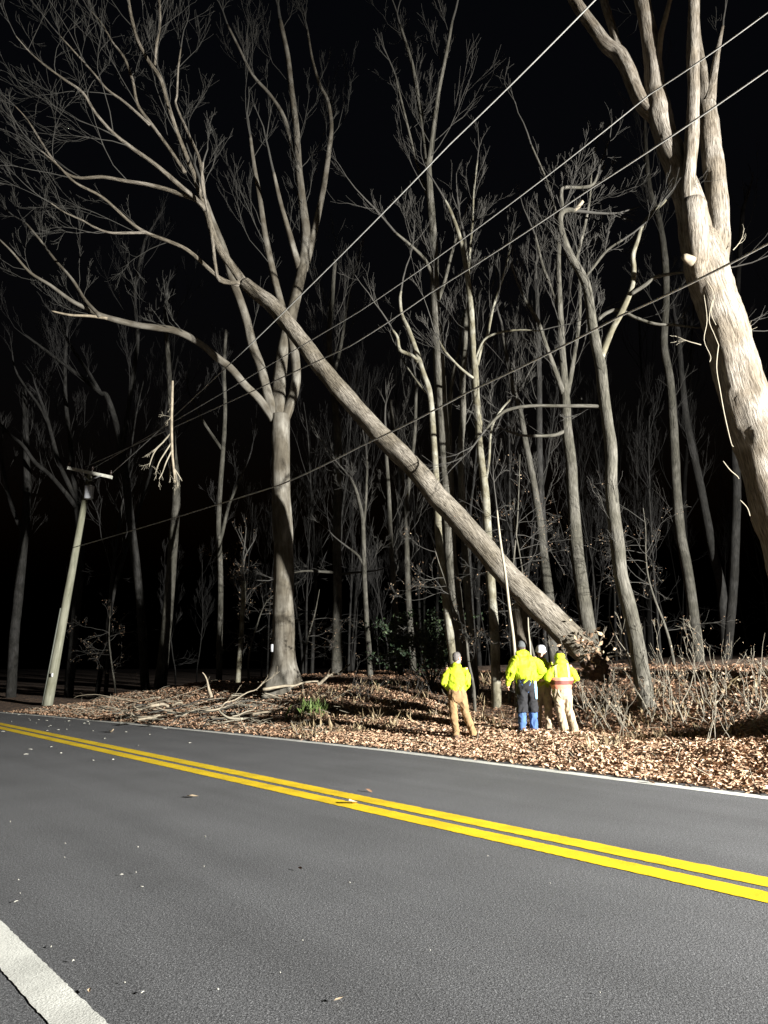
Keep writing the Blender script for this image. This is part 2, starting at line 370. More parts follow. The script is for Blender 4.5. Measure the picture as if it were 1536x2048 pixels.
# ---------------------------------------------------------------- leaf litter
LSH = np.array([(-1, 0, 0), (-.35, .42, .16), (.45, .40, .18), (1, .02, .12), (.35, -.44, .17), (-.45, -.38, .14), (-.1, 0, -.05), (.5, 0, .0)], float)
LFC = [(0, 6, 1), (1, 6, 7, 2), (2, 7, 3), (0, 5, 6), (5, 4, 7, 6), (4, 3, 7)]
def leaves_mesh(name, pos, size, mat, flat=.5, rnd=None):
    n = len(pos); pos = np.array(pos); size = np.array(size)
    a = np.random.rand(n) * 2 * math.pi; b = np.random.randn(n) * flat; c = np.random.randn(n) * flat
    V = np.repeat(LSH[None], n, 0).copy(); cl = np.random.rand(n) * 2.6 - .6
    V[:, :, 2] *= cl[:, None]; V[:, :, 1] *= (np.random.rand(n) * .5 + .6)[:, None]
    V += np.random.randn(n, 8, 3) * .07
    V *= (size / 2)[:, None, None]
    def rot(V, ang, i, j):
        ca, sa = np.cos(ang)[:, None], np.sin(ang)[:, None]; x = V[:, :, i].copy(); y = V[:, :, j].copy()
        V[:, :, i] = x * ca - y * sa; V[:, :, j] = x * sa + y * ca
    rot(V, b, 0, 2); rot(V, c, 1, 2); rot(V, a, 0, 1)
    V += pos[:, None, :]
    # triangulated/quad index arrays
    loops = np.concatenate([np.array(f) for f in LFC]); ls = np.array([len(f) for f in LFC]); nl = len(loops)
    li = (loops[None] + (np.arange(n) * 8)[:, None]).ravel(); tot = np.tile(ls, n); st = np.concatenate([[0], np.cumsum(tot)[:-1]])
    me = bpy.data.meshes.new(name); me.vertices.add(n * 8); me.vertices.foreach_set('co', V.ravel())
    me.loops.add(len(li)); me.loops.foreach_set('vertex_index', li.astype(np.int32))
    me.polygons.add(len(tot)); me.polygons.foreach_set('loop_start', st.astype(np.int32)); me.polygons.foreach_set('loop_total', tot.astype(np.int32))
    me.update(calc_edges=True)
    at = me.attributes.new('rnd', 'FLOAT', 'POINT'); rr = np.random.rand(n) if rnd is None else np.array(rnd)
    at.data.foreach_set('value', np.repeat(rr, 8).astype(np.float32)); me.materials.append(mat)
    return me
pos = []; siz = []; rv = []
def litter(n, a0, a1, e0, e1, s0, s1, power=1.0, c0=0., c1=1., lift=.05):
    for _ in range(n):
        a = random.uniform(a0, a1); e = e0 + (e1 - e0) * random.random() ** power; x, y = XY(a, edge(a) + e)
        if e < .5 and random.random() > (e + .12) / .62: continue
        if noise.noise(Vector((x * .8, y * .8, 5))) < -.32 and random.random() < .6: continue
        pos.append((x, y, gz(x, y) + random.random() * lift + .006)); siz.append(random.uniform(s0, s1)); rv.append(c0 + (c1 - c0) * random.random())
litter(70000, -1, 16, .0, 4.2, .035, .115, 1.0, .1, .95)
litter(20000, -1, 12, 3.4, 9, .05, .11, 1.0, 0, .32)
litter(20000, 15, 31, .0, 4.5, .05, .11, 1.0, 0, .75)
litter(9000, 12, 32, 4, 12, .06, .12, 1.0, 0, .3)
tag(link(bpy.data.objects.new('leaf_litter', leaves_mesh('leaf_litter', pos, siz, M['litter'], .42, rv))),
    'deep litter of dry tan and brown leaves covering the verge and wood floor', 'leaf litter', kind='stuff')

# ---------------------------------------------------------------- branching
def rv3(): return Vector((random.gauss(0, 1), random.gauss(0, 1), random.gauss(0, 1)))
def grow(mb, p, d, L, r, lev, up=.25, wig=.15, kids=4, leaf=None, minr=.0035, bias=None, nseg=None):
    n = nseg or (6 if lev > 1 else 5 if lev == 1 else 4); pts = [p.copy()]; rad = [r]; dd = d.normalized(); ds = [dd]
    for i in range(n):
        dd = (dd + rv3() * wig + Vector((0, 0, up)) * .5 + (bias * .3 if bias else Vector((0, 0, 0)))).normalized()
        pts.append(pts[-1] + dd * L / n); rad.append(max(minr, r * (1 - .8 * (i + 1) / n))); ds.append(dd)
    mb.tube(pts, rad, 5 if lev > 1 else 3, cap=False)
    if leaf and lev <= 1:
        for _ in range(leaf[1]):
            i = random.randrange(1, n + 1); leaf[0].leaf(pts[i] + rv3() * .05, random.uniform(.05, .12) * leaf[2])
    if lev > 0:
        for k in range(kids):
            t = random.uniform(.25, .97) * n; i = int(t); q = pts[i].lerp(pts[min(i + 1, n)], t - i)
            o = rv3(); o = (o - ds[i] * o.dot(ds[i])).normalized(); ang = random.uniform(.25, .62)
            c = ds[i] * math.cos(ang) + o * math.sin(ang)
            grow(mb, q, c, L * random.uniform(.38, .65) * (1 - .35 * t / n), max(minr, rad[i] * .6), lev - 1, up, wig, kids, leaf, minr, bias)

def px_path(lst, Y0, Y1=None):
    pts = []; rad = []; k = len(lst)
    cum = [0]
    for i in range(1, k): cum.append(cum[-1] + math.hypot(lst[i][0] - lst[i - 1][0], lst[i][1] - lst[i - 1][1]))
    for i, q in enumerate(lst):
        Y = Y0 + ((Y1 if Y1 is not None else Y0) - Y0) * cum[i] / max(1, cum[-1])
        p = P(q[0], q[1], Y); pts.append(p); rad.append(q[2] * pxm(p))
    return pts, rad
BASES = []
def tree(name, label, cat, trunk, Y, mat, limbs=(), crown=None, Y1=None, sides=12, wob=.10, flare=None, group=None, twmat=None, sink=.35, step=5, leaf=None, extra=None):
    """trunk, limbs: traced centre lines in photo pixels with radius in pixels, at real distance Y"""
    pts, rad = px_path(trunk, Y, Y1)
    if sink is not None:
        g = gz(pts[0].x, pts[0].y); d0 = (pts[0] - pts[1]).normalized()
        if pts[0].z > g - sink:
            b = pts[0] + d0 * (pts[0].z - g + sink) / max(.3, -d0.z)
            pts = [b] + pts; rad = [rad[0] * 1.03] + rad
        org = Vector((pts[0].x, pts[0].y, g))
    else: org = pts[0]
    root = empty(name, org, label, cat, group)
    BASES.append((org.x, org.y))
    sp, sr = smooth_path(pts, rad, step)
    t = MB(); t.tube(sp, sr, sides, wob=wob, flare=flare); t.build('trunk', mat, root, org)
    paths = [(sp, sr)]
    for lb in limbs:
        lp, lr = px_path(lb[0], lb[1], lb[2] if len(lb) > 2 and lb[2] else None); lp, lr = smooth_path(lp, lr, 4)
        m = MB(); m.tube(lp, lr, max(6, sides - 4), wob=wob); m.build('limb', lb[3] if len(lb) > 3 else mat, root, org); paths.append((lp, lr))
    if crown:
        cm = MB(); lf = (MB(), leaf[0], leaf[1]) if leaf else None
        for (ci, t0, t1, n, L, lev, up) in crown:
            pp, pr = paths[ci]; k = len(pp) - 1
            for _ in range(max(2, int(n * (.68 if Y >= 18 else .85)))):
                f = random.uniform(t0, t1) * k; i = min(int(f), k - 1); q = pp[i].lerp(pp[i + 1], f - i); tg = (pp[i + 1] - pp[i]).normalized()
                o = rv3(); o = (o - tg * o.dot(tg)).normalized(); an = random.uniform(.3, .8)
                grow(cm, q, tg * math.cos(an) + o * math.sin(an), L * random.uniform(.7, 1.6), max(.004, min(pr[i] * .4, .0065 * L)), lev, up, kids=5, leaf=lf)
        for ci, (pp, pr) in enumerate(paths):
            if ci and len(limbs[ci - 1]) > 3: continue
            if ci == 0 and limbs and pr[-1] > .05: continue
            tg = (pp[-1] - pp[-3]).normalized(); grow(cm, pp[-1] - tg * .02, tg, random.uniform(1.4, 2.6), pr[-1] * .98, 2, .12, .10, 4, leaf=lf)
        if cm.f: cm.build('crown', twmat or M['twig'], root, org)
        if lf and lf[0].f: lf[0].build('dry_leaves', M['dryleaf'], root, org)
    if extra: extra(root, org, paths)

    return root

# --- the great pollarded trunk on the right
def right_extra(root, org, paths):
    for pl in ([(1437,690,1.15),(1433,735,1.15),(1440,780,1.22),(1449,830,1.22),(1462,885,1.08),(1467,893,0.72)],
               [(1446,922,0.94),(1460,940,1.15),(1474,952,1.01),(1478,958,0.72)],
               [(1480,1000,0.86),(1494,1015,1.15),(1500,1032,1.08)],
               [(1408,590,0.72),(1414,640,0.86),(1408,680,0.86),(1421,712,0.86),(1419,724,0.72)],
               [(1425,600,0.72),(1418,640,0.94),(1428,668,0.94),(1437,690,1.01)],
               [(1412,560,0.72),(1428,590,0.86),(1422,625,0.86),(1432,650,0.72)]):
        p, r = px_path(pl, 15.42); p, r = smooth_path(p, r, 4); m = MB(); m.tube(p, r, 6); m.build('vine', M['vine'], root, org)
    m = MB()
    for (u, v, du, dv) in ((1478,690,42,-24),(1466,500,60,-30),(1402,690,-30,-14)):
        m = MB(); grow(m, P(u, v, 16), Vector((du, 0, -dv)).normalized(), .6, .014, 1, .1); m.build('shoot', M['vine'], root, org)
    
    # sawn stub faces
    m = MB(); c = P(1389, 402, 15.6); m.tube([P(1398, 560, 15.7), P(1396, 520, 15.65), P(1392, 470, 15.6), P(1389, 430, 15.6), P(1388, 412, 15.6), c], [.12, .24, .27, .25, .265, .235], 22, wob=.12); m.build('stub', M['bark_big'], root, org)
    c = P(1366, 516, 15.5); m = MB(); m.tube([c + Vector((.22, .05, -.06)), c + Vector((.03, -.03, .0)), c + Vector((-.02, -.05, .0))], [.12, .085, .06], 12, wob=.1); m.build('stub', M['wood'], root, org)
tree('pollarded_tree', 'massive tan barked tree leaning in at the right edge with several sawn stems', 'tree',
     [(1712,1450,78.96),(1690,1400,65.8),(1640,1270,58.28),(1572,1070,53.58),(1528,920,47.94),(1502,840,46.06),(1482,770,44.18),(1464,700,42.3),(1446,640,41.36),(1426,580,40.42),(1411,530,42.3),(1404,490,37.6),(1402,465,26.32),(1402,450,7.52)], 16, M['bark_big'],
     limbs=[([(1410,560,28.2),(1394,490,33.84),(1386,440,30.08),(1374,390,27.26),(1352,330,24.44),(1330,270,22.56),(1318,225,23.5),(1311,180,18.8),(1305,120,16.92),(1296,60,15.98),(1284,0,15.04),(1270,-90,13.16)], 16, 16.8),
            ([(1392,560,15.04),(1386,480,15.04),(1379,425,12.22),(1376,385,11.75),(1380,320,13.16),(1385,250,13.16),(1387,170,11.28),(1386,90,12.22),(1388,0,10.34),(1389,-100,8.46)], 16, 15.6),
            ([(1425,600,15.04),(1436,500,22.56),(1437,440,20.68),(1431,370,19.74),(1423,300,19.74),(1416,230,17.86),(1411,180,15.98),(1400,120,9.4),(1392,50,7.52),(1390,-60,5.64)], 16.3, 17.3),
            ([(1418,205,12.22),(1428,150,7.52),(1434,110,5.64),(1440,80,3.76),(1446,52,2.35)], 16.8, 16.8),
            ([(1316,235,16.92),(1284,205,15.04),(1262,155,15.04),(1240,110,15.04),(1215,92,14.1),(1190,60,12.22),(1165,25,11.28),(1140,-15,10.34),(1110,-60,8.46)], 16.4, 17.6),
            ([(1238,105,10.34),(1230,75,8.46),(1218,35,7.52),(1206,-5,7.52),(1196,-60,5.64)], 17.1, 17.8),
            ([(1316,150,6.58),(1318,110,5.64),(1322,70,5.64),(1331,35,4.7),(1341,-5,3.76),(1345,-40,2.82)], 16.4, 16.2, M['wood'])],
     crown=[(1, .7, 1, 4, 1.8, 1, .2), (4, .5, 1, 2, .8, 1, .2)], sides=36, wob=.14, step=8, extra=right_extra)

# --- the fallen leaning tree
def lean_extra(root, org, paths):
    m = MB(); c = P(1190, 1330, 17.95)
    m.ball(c, .24, .22, .36, 26, rot=Matrix.Rotation(R(-35), 3, 'Y'), nz=.6); m.build('root_plate', M['soil'], root, org)
    m = MB(); random.seed(5)
    for k in range(13):
        a = random.uniform(0, 6.28); d = Vector((math.cos(a) * .6 + .45, random.uniform(-.6, .3), math.sin(a) * .8 - .1)).normalized()
        grow(m, c + Vector((d.x * .35, d.y * .25, d.z * .5)), d, random.uniform(.35, .8), random.uniform(.012, .03), 2, -.1, .3, 3)
    m.build('roots', M['bark_red'], root, org)
    m = MB()
    lc = P(1178, 1288, 17.35)
    for k in range(120):
        m.leaf(lc + Vector((random.gauss(0, .22), random.gauss(0, .12), random.gauss(0, .17))), random.uniform(.06, .15))
    m.build('dry_leaves', M['dryleaf'], root, org)
tree('leaning_tree', 'long fallen tree leaning diagonally leftwards from its torn root plate behind the crew', 'tree',
     [(1176,1312,22),(1158,1293,25.5),(1130,1264,26.5),(1080,1215,26),(1040,1176,24.5),(1007,1142,23.5),(935,1058,22.3),(872,990,21.5),(828,936,20.5),(785,892,20),(742,850,19),(693,795,18),(643,735,17),(606,687,16.5),(577,648,16),(545,611,15),(515,587,13.5),(488,566,12)], 17.6, M['bark_lean'],
     limbs=[([(488,568,9.41),(462,530,8.06),(440,500,7.39),(425,465,6.72),(414,425,6.05),(400,385,6.05),(386,345,4.7),(358,275,4.03),(340,222,4.03),(322,160,4.03),(296,120,3.7),(275,80,3.36),(264,40,3.36),(256,-5,2.69),(250,-50,2.02)], 20.5, 19),
            ([(412,420,5.38),(388,395,4.7),(360,372,4.7),(335,350,4.7),(305,325,4.03),(258,292,4.03),(225,265,3.36),(190,225,3.02),(165,185,2.69),(130,160,2.35),(95,135,2.02),(60,105,1.34),(30,70,1.01)], 19.8, 18.5),
            ([(395,400,4.7),(360,388,4.37),(330,378,4.03),(290,368,3.7),(250,362,3.36),(205,354,3.36),(160,356,2.69),(130,345,2.35),(105,318,2.15),(80,280,2.02),(55,240,1.34),(30,212,1.08)], 19.9, 19),
            ([(478,572,3.36),(440,556,3.7),(415,535,3.7),(390,512,3.7),(366,495,3.53),(325,478,3.36),(287,463,3.36),(255,440,2.94),(205,395,2.69),(150,365,2.35),(115,330,1.85),(80,300,1.34)], 20.3, 18.6),
            ([(408,395,4.03),(404,350,3.36),(396,310,2.69),(374,262,2.69),(352,210,2.35),(354,190,2.02),(356,140,2.02),(362,95,1.34)], 19.7, 20.4),
            ([(370,345,3.7),(340,300,3.36),(300,245,3.36),(275,210,3.36),(265,160,2.69),(248,115,2.69),(225,85,2.02),(205,50,1.68),(180,20,1.34)], 19.6, 20),
            ([(300,250,3.36),(250,205,2.69),(215,180,2.35),(190,150,2.02),(150,105,1.61),(118,70,1.34)], 19.6, 19),
            ([(480,565,4.03),(440,562,3.36),(430,525,3.36),(425,480,3.36),(415,420,2.69),(404,370,2.35),(406,325,2.02)], 19.6, 19.3),
            ([(310,130,2.69),(313,90,2.69),(320,45,2.69),(318,-10,2.02)], 19, 19),
            ([(292,465,2.52),(255,466,2.52),(218,465,2.35),(190,455,2.1),(163,440,1.85),(130,425,1.51),(100,405,1.18)], 19.5, 18.8)],
     crown=[(1, .3, 1, 11, 2.3, 2, .2), (2, .3, 1, 10, 2.3, 2, .12), (3, .3, 1, 9, 2.1, 2, .1), (4, .4, 1, 8, 2.1, 2, .1), (5, .3, 1, 6, 1.8, 2, .3), (6, .3, 1, 8, 2.1, 2, .2), (7, .3, 1, 6, 1.9, 2, .2), (8, .3, 1, 3, .9, 1, .3), (9, .2, 1, 5, 1.6, 1, .3), (10, .2, 1, 6, 1.7, 2, .1)], twmat=M['twig_crown'],
     Y1=20.5, sides=28, wob=.12, step=6, sink=None, extra=lean_extra)

# --- the big beech the leaning tree crosses
def beech_extra(root, org, paths):
    m = MB(); c = P(544, 1296, 23.45); m.box(c, .07, .012, .22); m.build('trail_marker', M['can'], root, org)
tree('beech_tree', 'thick smooth grey forked beech crossed by the fallen trunk', 'tree',
     [(566,1368,33),(567,1330,26),(567,1290,23),(567,1200,21),(567,1100,19.5),(564,1030,20),(562,990,18),(562,920,17.5),(561,860,18),(562,830,18)], 24, M['bark_beech'],
     limbs=[([(560,850,15),(557,800,14),(560,750,13),(567,700,12),(578,650,12),(590,600,11),(604,540,10),(612,470,9),(604,400,8),(597,330,7),(592,250,6),(583,180,5.5),(575,110,5),(560,40,4)], 24, 25.5),
            ([(563,850,12),(582,805,9.5),(592,765,9),(591,720,9),(584,680,8),(572,640,8),(560,600,7),(545,540,7),(530,470,6),(520,400,5),(508,330,4),(500,270,3)], 24, 24.6),
            ([(550,835,11),(536,790,9.5),(522,735,9),(505,690,9),(493,640,8.5),(480,600,8),(465,560,8),(450,505,7),(436,470,6.5),(424,440,6),(410,400,5)], 24, 23),
            ([(548,840,9),(520,800,8),(490,770,7.5),(460,735,7.5),(430,712,7),(405,690,7),(375,672,7),(345,660,7),(310,655,6.5),(275,650,6),(240,642,6),(205,632,5),(175,618,4.5),(140,600,4),(100,570,3.2),(60,545,2.6),(25,505,2),(0,480,1.6)], 24, 21),
            ([(215,637,2.8),(180,632,2.8),(140,630,2.2),(103,622,1.3)], 21.8, 21.5, M['wood']),
            ([(200,632,4),(170,600,3.5),(145,560,3),(110,520,2.6),(80,480,2.4),(50,445,2)], 21.7, 22.4),
            ([(608,540,8),(622,490,7),(636,430,6),(648,370,5.5),(658,300,5),(663,250,4),(655,200,3.5),(640,170,3),(625,120,2.5),(615,60,2)], 24.7, 26),
            ([(600,540,7),(588,500,6),(580,470,5.5),(565,420,4.5),(555,380,4),(547,345,3)], 24.6, 23.6),
            ([(592,330,4.5),(570,240,4),(540,190,3.5),(505,150,3),(480,100,2.6),(455,50,2)], 25.2, 25.5)],
     crown=[(1, .5, 1, 14, 2.2, 2, .5), (2, .4, 1, 10, 2.2, 2, .5), (3, .3, 1, 5, 1.6, 1, .5), (4, .35, 1, 15, 1.7, 2, .4), (6, .2, 1, 10, 1.4, 2, .4), (7, .3, 1, 12, 2, 2, .5), (8, .3, 1, 3, 1, 1, .5), (9, .2, 1, 9, 1.8, 2, .4)], twmat=M['twig_crown'],
     sides=28, wob=.07, step=7, flare=(1.5, .55), extra=beech_extra)

# --- traced mid-ground trees
tree('crooked_tree', 'pale crooked thin tree with a snapped wavy top rising behind the leftmost worker', 'tree',
     [(904,1305,8.5),(894,1220,8),(887,1160,7.5),(878,1080,7.5),(874,1000,7),(869,910,6.5),(864,830,6),(858,780,6),(846,745,5.5),(832,700,5),(815,655,4.5),(804,630,3.5),(800,600,3),(802,582,2)], 19.7, M['bark_pale'],
     limbs=[([(838,725,4),(822,710,4),(800,700,3.5),(795,675,3),(785,660,2)], 19.7, 19.4), ([(860,790,3),(840,770,3),(826,750,2.5),(815,735,2)], 19.7, 20)],
     crown=[(0, .5, .9, 7, .7, 1, .3)], sides=14)
tree('oak_tree', 'tallest dark straight trunk just behind the crooked pale tree', 'tree',
     [(930,1330,15),(918,1260,14),(908,1180,13.5),(900,1100,13),(896,1010,12.5),(890,920,12),(884,830,11.5),(880,760,11.5),(876,690,11),(871,620,10),(869,540,9),(866,470,8),(860,390,7),(856,320,6)], 20.5, M['bark_mid'],
     limbs=[([(856,330,6),(846,260,5),(836,190,4.5),(822,120,3.5),(800,50,2.5)], 20.5, 21.5), ([(858,330,6),(868,250,5),(878,180,4),(892,110,3.5),(905,40,2.5)], 20.5, 20.2),
            ([(868,560,4),(850,520,3.5),(820,490,3),(790,465,2.5)], 20.5, 19.8), ([(870,620,4),(890,560,3.5),(905,500,3),(925,440,2)], 20.5, 21.5), ([(862,410,4),(835,330,3),(812,240,2.5),(790,150,2)], 20.5, 21.5)],
     crown=[(0, .55, 1, 12, 2.2, 2, .4), (1, .1, 1, 10, 1.8, 2, .4), (2, .1, 1, 10, 1.8, 2, .4), (3, .3, 1, 5, 1.3, 2, .3), (4, .3, 1, 6, 1.3, 2, .3), (5, .3, 1, 7, 1.5, 2, .3)], sides=16)
tree('woodland_tree', 'brown trunk close beside the tallest dark trunk, forked low', 'tree',
     [(946,1320,8),(936,1200,7.5),(930,1100,7.5),(925,1000,7),(921,900,6.5),(926,830,6),(925,760,6),(930,700,5),(932,640,5),(936,560,4),(930,480,3)], 20.8, M['bark_mid'],
     limbs=[([(912,1320,7),(908,1180,7),(905,1060,6.5),(901,940,6),(898,840,5),(905,760,4),(918,700,3)], 21.0)],
     crown=[(0, .5, 1, 14, 1.6, 2, .5)])
tree('birch_tree', 'pale straight slim tree standing between the leftmost worker and the next', 'tree',
     [(992,1372,10),(990,1290,9.5),(986,1220,9),(980,1150,9),(975,1060,8.5),(970,980,8),(962,910,7.5),(958,850,7.5),(953,800,7),(950,740,6.5),(946,690,6),(942,620,6),(936,560,5),(926,500,4.5),(915,460,4),(900,420,3),(890,400,2)], 19.5, M['bark_pale'],
     limbs=[([(955,730,3.24),(962,700,2.88),(975,670,2.88),(985,620,2.52),(998,580,2.16),(1010,540,1.8),(1020,500,1.44)], 19.5, 20),
            ([(972,960,2.88),(978,920,2.88),(980,880,2.52),(985,850,2.16),(1002,820,2.16),(1020,800,1.8)], 19.5, 19),
            ([(952,760,2.88),(925,740,2.52),(905,720,2.16),(888,700,2.16),(878,680,1.44)], 19.5, 18.9),
            ([(936,560,2.88),(940,500,2.52),(945,440,2.16),(948,380,1.8),(955,320,1.44)], 19.5, 20.1),
            ([(950,720,2.52),(968,680,2.16),(1000,665,2.16),(1040,660,1.73),(1080,662,1.15)], 19.5, 18.8)],
     crown=[(0, .35, 1, 16, 1.2, 2, .45), (1, .3, 1, 6, 1.1, 2, .4), (2, .2, 1, 6, .9, 2, .2), (3, .2, 1, 6, .9, 2, .3), (4, .2, 1, 7, 1.1, 2, .4)], sides=14)
tree('woodland_tree', 'tall grey green trunk right of the hard hatted worker, forking high', 'tree',
     [(1183,1290,16),(1172,1230,14.5),(1160,1150,14),(1150,1060,12.5),(1146,1000,12),(1142,920,11),(1134,860,10.5),(1131,800,9),(1128,760,8),(1124,700,7),(1120,620,6),(1117,540,5),(1118,470,4)], 22, M['bark_mid'],
     limbs=[([(1131,800,6),(1140,760,5),(1150,700,4.5),(1158,640,4),(1160,580,3),(1156,520,2.5)], 22, 23), ([(1128,790,6),(1110,740,5),(1092,690,4),(1075,640,3.5),(1050,600,3)], 22, 21),
            ([(1133,860,4),(1110,870,3.5),(1075,872,3),(1040,870,2.5),(1010,860,2)], 22, 21.3), ([(1120,620,4),(1100,570,3.5),(1085,530,3),(1070,470,2.5)], 22, 22.6)],
     crown=[(0, .5, 1, 15, 1.8, 2, .5), (1, .2, 1, 9, 1.5, 2, .5), (2, .2, 1, 9, 1.5, 2, .5), (3, .2, 1, 6, .9, 2, .3), (4, .2, 1, 6, 1.2, 2, .5)], sides=14)
tree('woodland_tree', 'bent pale trunk with a hooked broken top, nearest on the right of the crew', 'tree',
     [(1283,1350,17),(1272,1280,15),(1258,1215,15),(1242,1150,14),(1234,1080,13.5),(1226,1020,13),(1222,965,12),(1222,900,12),(1214,840,11),(1206,780,11),(1200,725,11),(1188,670,10),(1180,610,9),(1172,570,9),(1158,540,8),(1140,510,8),(1128,480,7),(1120,445,6),(1124,425,6),(1138,420,5),(1150,422,4)], 17, M['bark_mid'],
     limbs=[([(1200,720,8),(1212,690,6.5),(1224,660,6),(1240,630,6),(1252,605,6),(1264,575,5),(1268,540,5),(1266,510,5),(1276,480,4.5),(1284,455,4.5),(1305,425,4),(1332,400,3)], 17, 16.2, M['bark_pale']),
            ([(1262,588,4),(1290,570,4),(1310,555,3.5),(1340,548,3),(1365,545,2.5),(1390,543,2)], 16.6, 16),
            ([(1148,422,4),(1158,412,4),(1166,402,3)], 17, 16.9, M['wood']),
            ([(1126,425,4),(1122,385,4),(1130,375,3.5),(1160,375,3),(1185,370,3),(1195,350,2)], 17, 17.4),
            ([(1196,640,3.5),(1215,625,3.5),(1240,620,3.5),(1270,635,3.2),(1310,648,3),(1350,650,2.6),(1390,655,2)], 17, 16.4),
            ([(1212,815,4),(1180,812,3.5),(1120,812,3.2),(1060,812,3.2),(1015,820,3.2),(990,838,3),(972,858,2.4)], 17, 17.4),
            ([(1150,530,3.5),(1160,490,3.5),(1172,440,3),(1180,390,2.5),(1182,340,2)], 17, 17.7), ([(1166,560,3.5),(1190,530,3),(1215,500,2.6),(1245,480,2)], 17, 16.5),
            ([(1124,480,3),(1112,430,2.6),(1096,370,2.6),(1080,330,2.2),(1062,290,2)], 17, 17.9)],
     crown=[(0, .5, 1, 18, 1.1, 2, .3), (1, .4, 1, 5, .8, 1, .3), (2, .2, 1, 4, .6, 1, .3), (4, .1, 1, 8, .7, 2, .4), (5, .2, 1, 5, .7, 1, .2), (6, .1, .9, 6, .7, 2, .3), (7, .1, 1, 10, .9, 2, .5), (8, .2, 1, 6, .8, 2, .4), (9, .2, 1, 4, .6, 1, .4), (0, .15, .5, 5, .7, 1, .2)], sides=18, wob=.09, step=6)
tree('woodland_tree', 'dim straight trunk behind and right of the bent hooked tree', 'tree',
     [(1392,1270,11),(1378,1160,10.5),(1360,1060,10),(1352,960,9),(1347,860,9),(1340,760,8),(1328,690,7.5),(1332,600,7),(1330,520,6.5),(1318,440,6),(1300,380,5),(1292,300,4),(1290,220,3)], 27, M['bark_dim'], crown=[(0, .5, 1, 22, 2.2, 2, .45), (0, .2, .5, 8, 1.4, 1, .1)])
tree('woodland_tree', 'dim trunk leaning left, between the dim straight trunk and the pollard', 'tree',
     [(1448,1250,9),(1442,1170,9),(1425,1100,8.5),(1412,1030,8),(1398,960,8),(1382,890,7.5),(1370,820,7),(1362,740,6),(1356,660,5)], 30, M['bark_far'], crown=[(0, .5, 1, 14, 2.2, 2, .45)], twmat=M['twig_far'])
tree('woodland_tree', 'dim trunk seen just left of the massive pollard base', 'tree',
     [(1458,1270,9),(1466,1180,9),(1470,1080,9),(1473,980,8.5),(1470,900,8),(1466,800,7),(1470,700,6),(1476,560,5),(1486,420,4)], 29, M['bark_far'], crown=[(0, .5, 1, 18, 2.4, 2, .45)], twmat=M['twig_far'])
tree('woodland_tree', 'grey tree leaning left behind the leafy tangle above the crew', 'tree',
     [(1102,1250,11),(1096,1180,11),(1086,1100,9),(1076,1020,8),(1062,940,7),(1050,880,6),(1040,820,5),(1024,770,4.5),(1015,720,4),(1005,660,3)], 24, M['bark_dim'], crown=[(0, .35, 1, 18, 1.5, 2, .4)])
tree('woodland_tree', 'slender upright trunk behind the leaning grey one above the crew', 'tree',
     [(1092,1260,8),(1090,1150,8),(1086,1060,7.5),(1080,960,7),(1078,860,6.5),(1078,760,6),(1076,660,5),(1072,560,4)], 26, M['bark_far'], crown=[(0, .4, 1, 16, 1.8, 2, .4)])
tree('woodland_tree', 'straight grey trunk to the right of the beech with a low pale spray of twigs', 'tree',
     [(673,1345,12),(673,1290,10.5),(675,1200,9),(674,1100,8.5),(675,1000,8),(676,900,7.5),(672,830,7),(665,760,6.5),(658,690,5.5),(664,600,4.5),(670,520,3.5)], 29, M['bark_dim'],
     limbs=[([(670,1145,3),(640,1143,2.5),(610,1142,2),(585,1146,1.5)], 29, 27.6), ([(674,1150,3),(700,1146,2.5),(725,1144,2)], 29, 28), ([(664,760,4),(680,700,3.5),(690,640,3),(700,580,2)], 29, 30)],
     crown=[(0, .5, 1, 22, 2.6, 2, .45), (1, .1, 1, 8, .9, 1, .0), (2, .1, 1, 6, .9, 1, 0), (3, .2, 1, 6, 1.6, 2, .4)])
tree('woodland_tree', 'thin pale sapling trunk with a kink, second right of the beech', 'tree',
     [(740,1345,6),(737,1290,5.5),(733,1240,5),(729,1160,5),(727,1080,4.5),(724,1030,4),(712,980,3),(700,955,2)], 26, M['bark_dim'],
     limbs=[([(727,1130,3),(715,1110,2.5),(700,1098,2)], 26), ([(726,1060,3),(732,1000,2.5),(734,920,2)], 26)], crown=[(0, .3, 1, 14, 1.1, 2, .1), (2, 0, 1, 5, .9, 1, .3)])
tree('woodland_tree', 'slim trunk midway between the beech and the crooked pale tree', 'tree',
     [(802,1330,6),(796,1270,5.5),(790,1200,5.5),(784,1120,5),(780,1050,4.5),(776,960,4),(770,880,3)], 28, M['bark_dim'], crown=[(0, .3, 1, 14, 1.3, 2, .3)])
tree('woodland_tree', 'forked grey trunk just left of the evergreen shrub', 'tree',
     [(824,1300,7),(818,1220,6.5),(815,1150,6),(814,1080,6),(812,1000,5.5),(800,930,4.5),(790,880,4),(780,800,3)], 30, M['bark_dim'], limbs=[([(813,1000,5),(822,930,4),(830,860,3.5),(832,780,3)], 30)], crown=[(0, .4, 1, 12, 1.6, 2, .4), (1, .2, 1, 8, 1.5, 2, .4)])
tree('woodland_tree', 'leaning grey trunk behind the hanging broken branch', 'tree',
     [(320,1375,13),(327,1310,11),(334,1240,10.5),(341,1160,10),(347,1080,9.5),(352,1010,8.5),(352,960,8),(346,900,7),(342,820,6),(338,740,5),(330,640,4)], 32.5, M['bark_dim'], crown=[(0, .6, 1, 14, 2.4, 2, .45)], twmat=M['twig_far'])
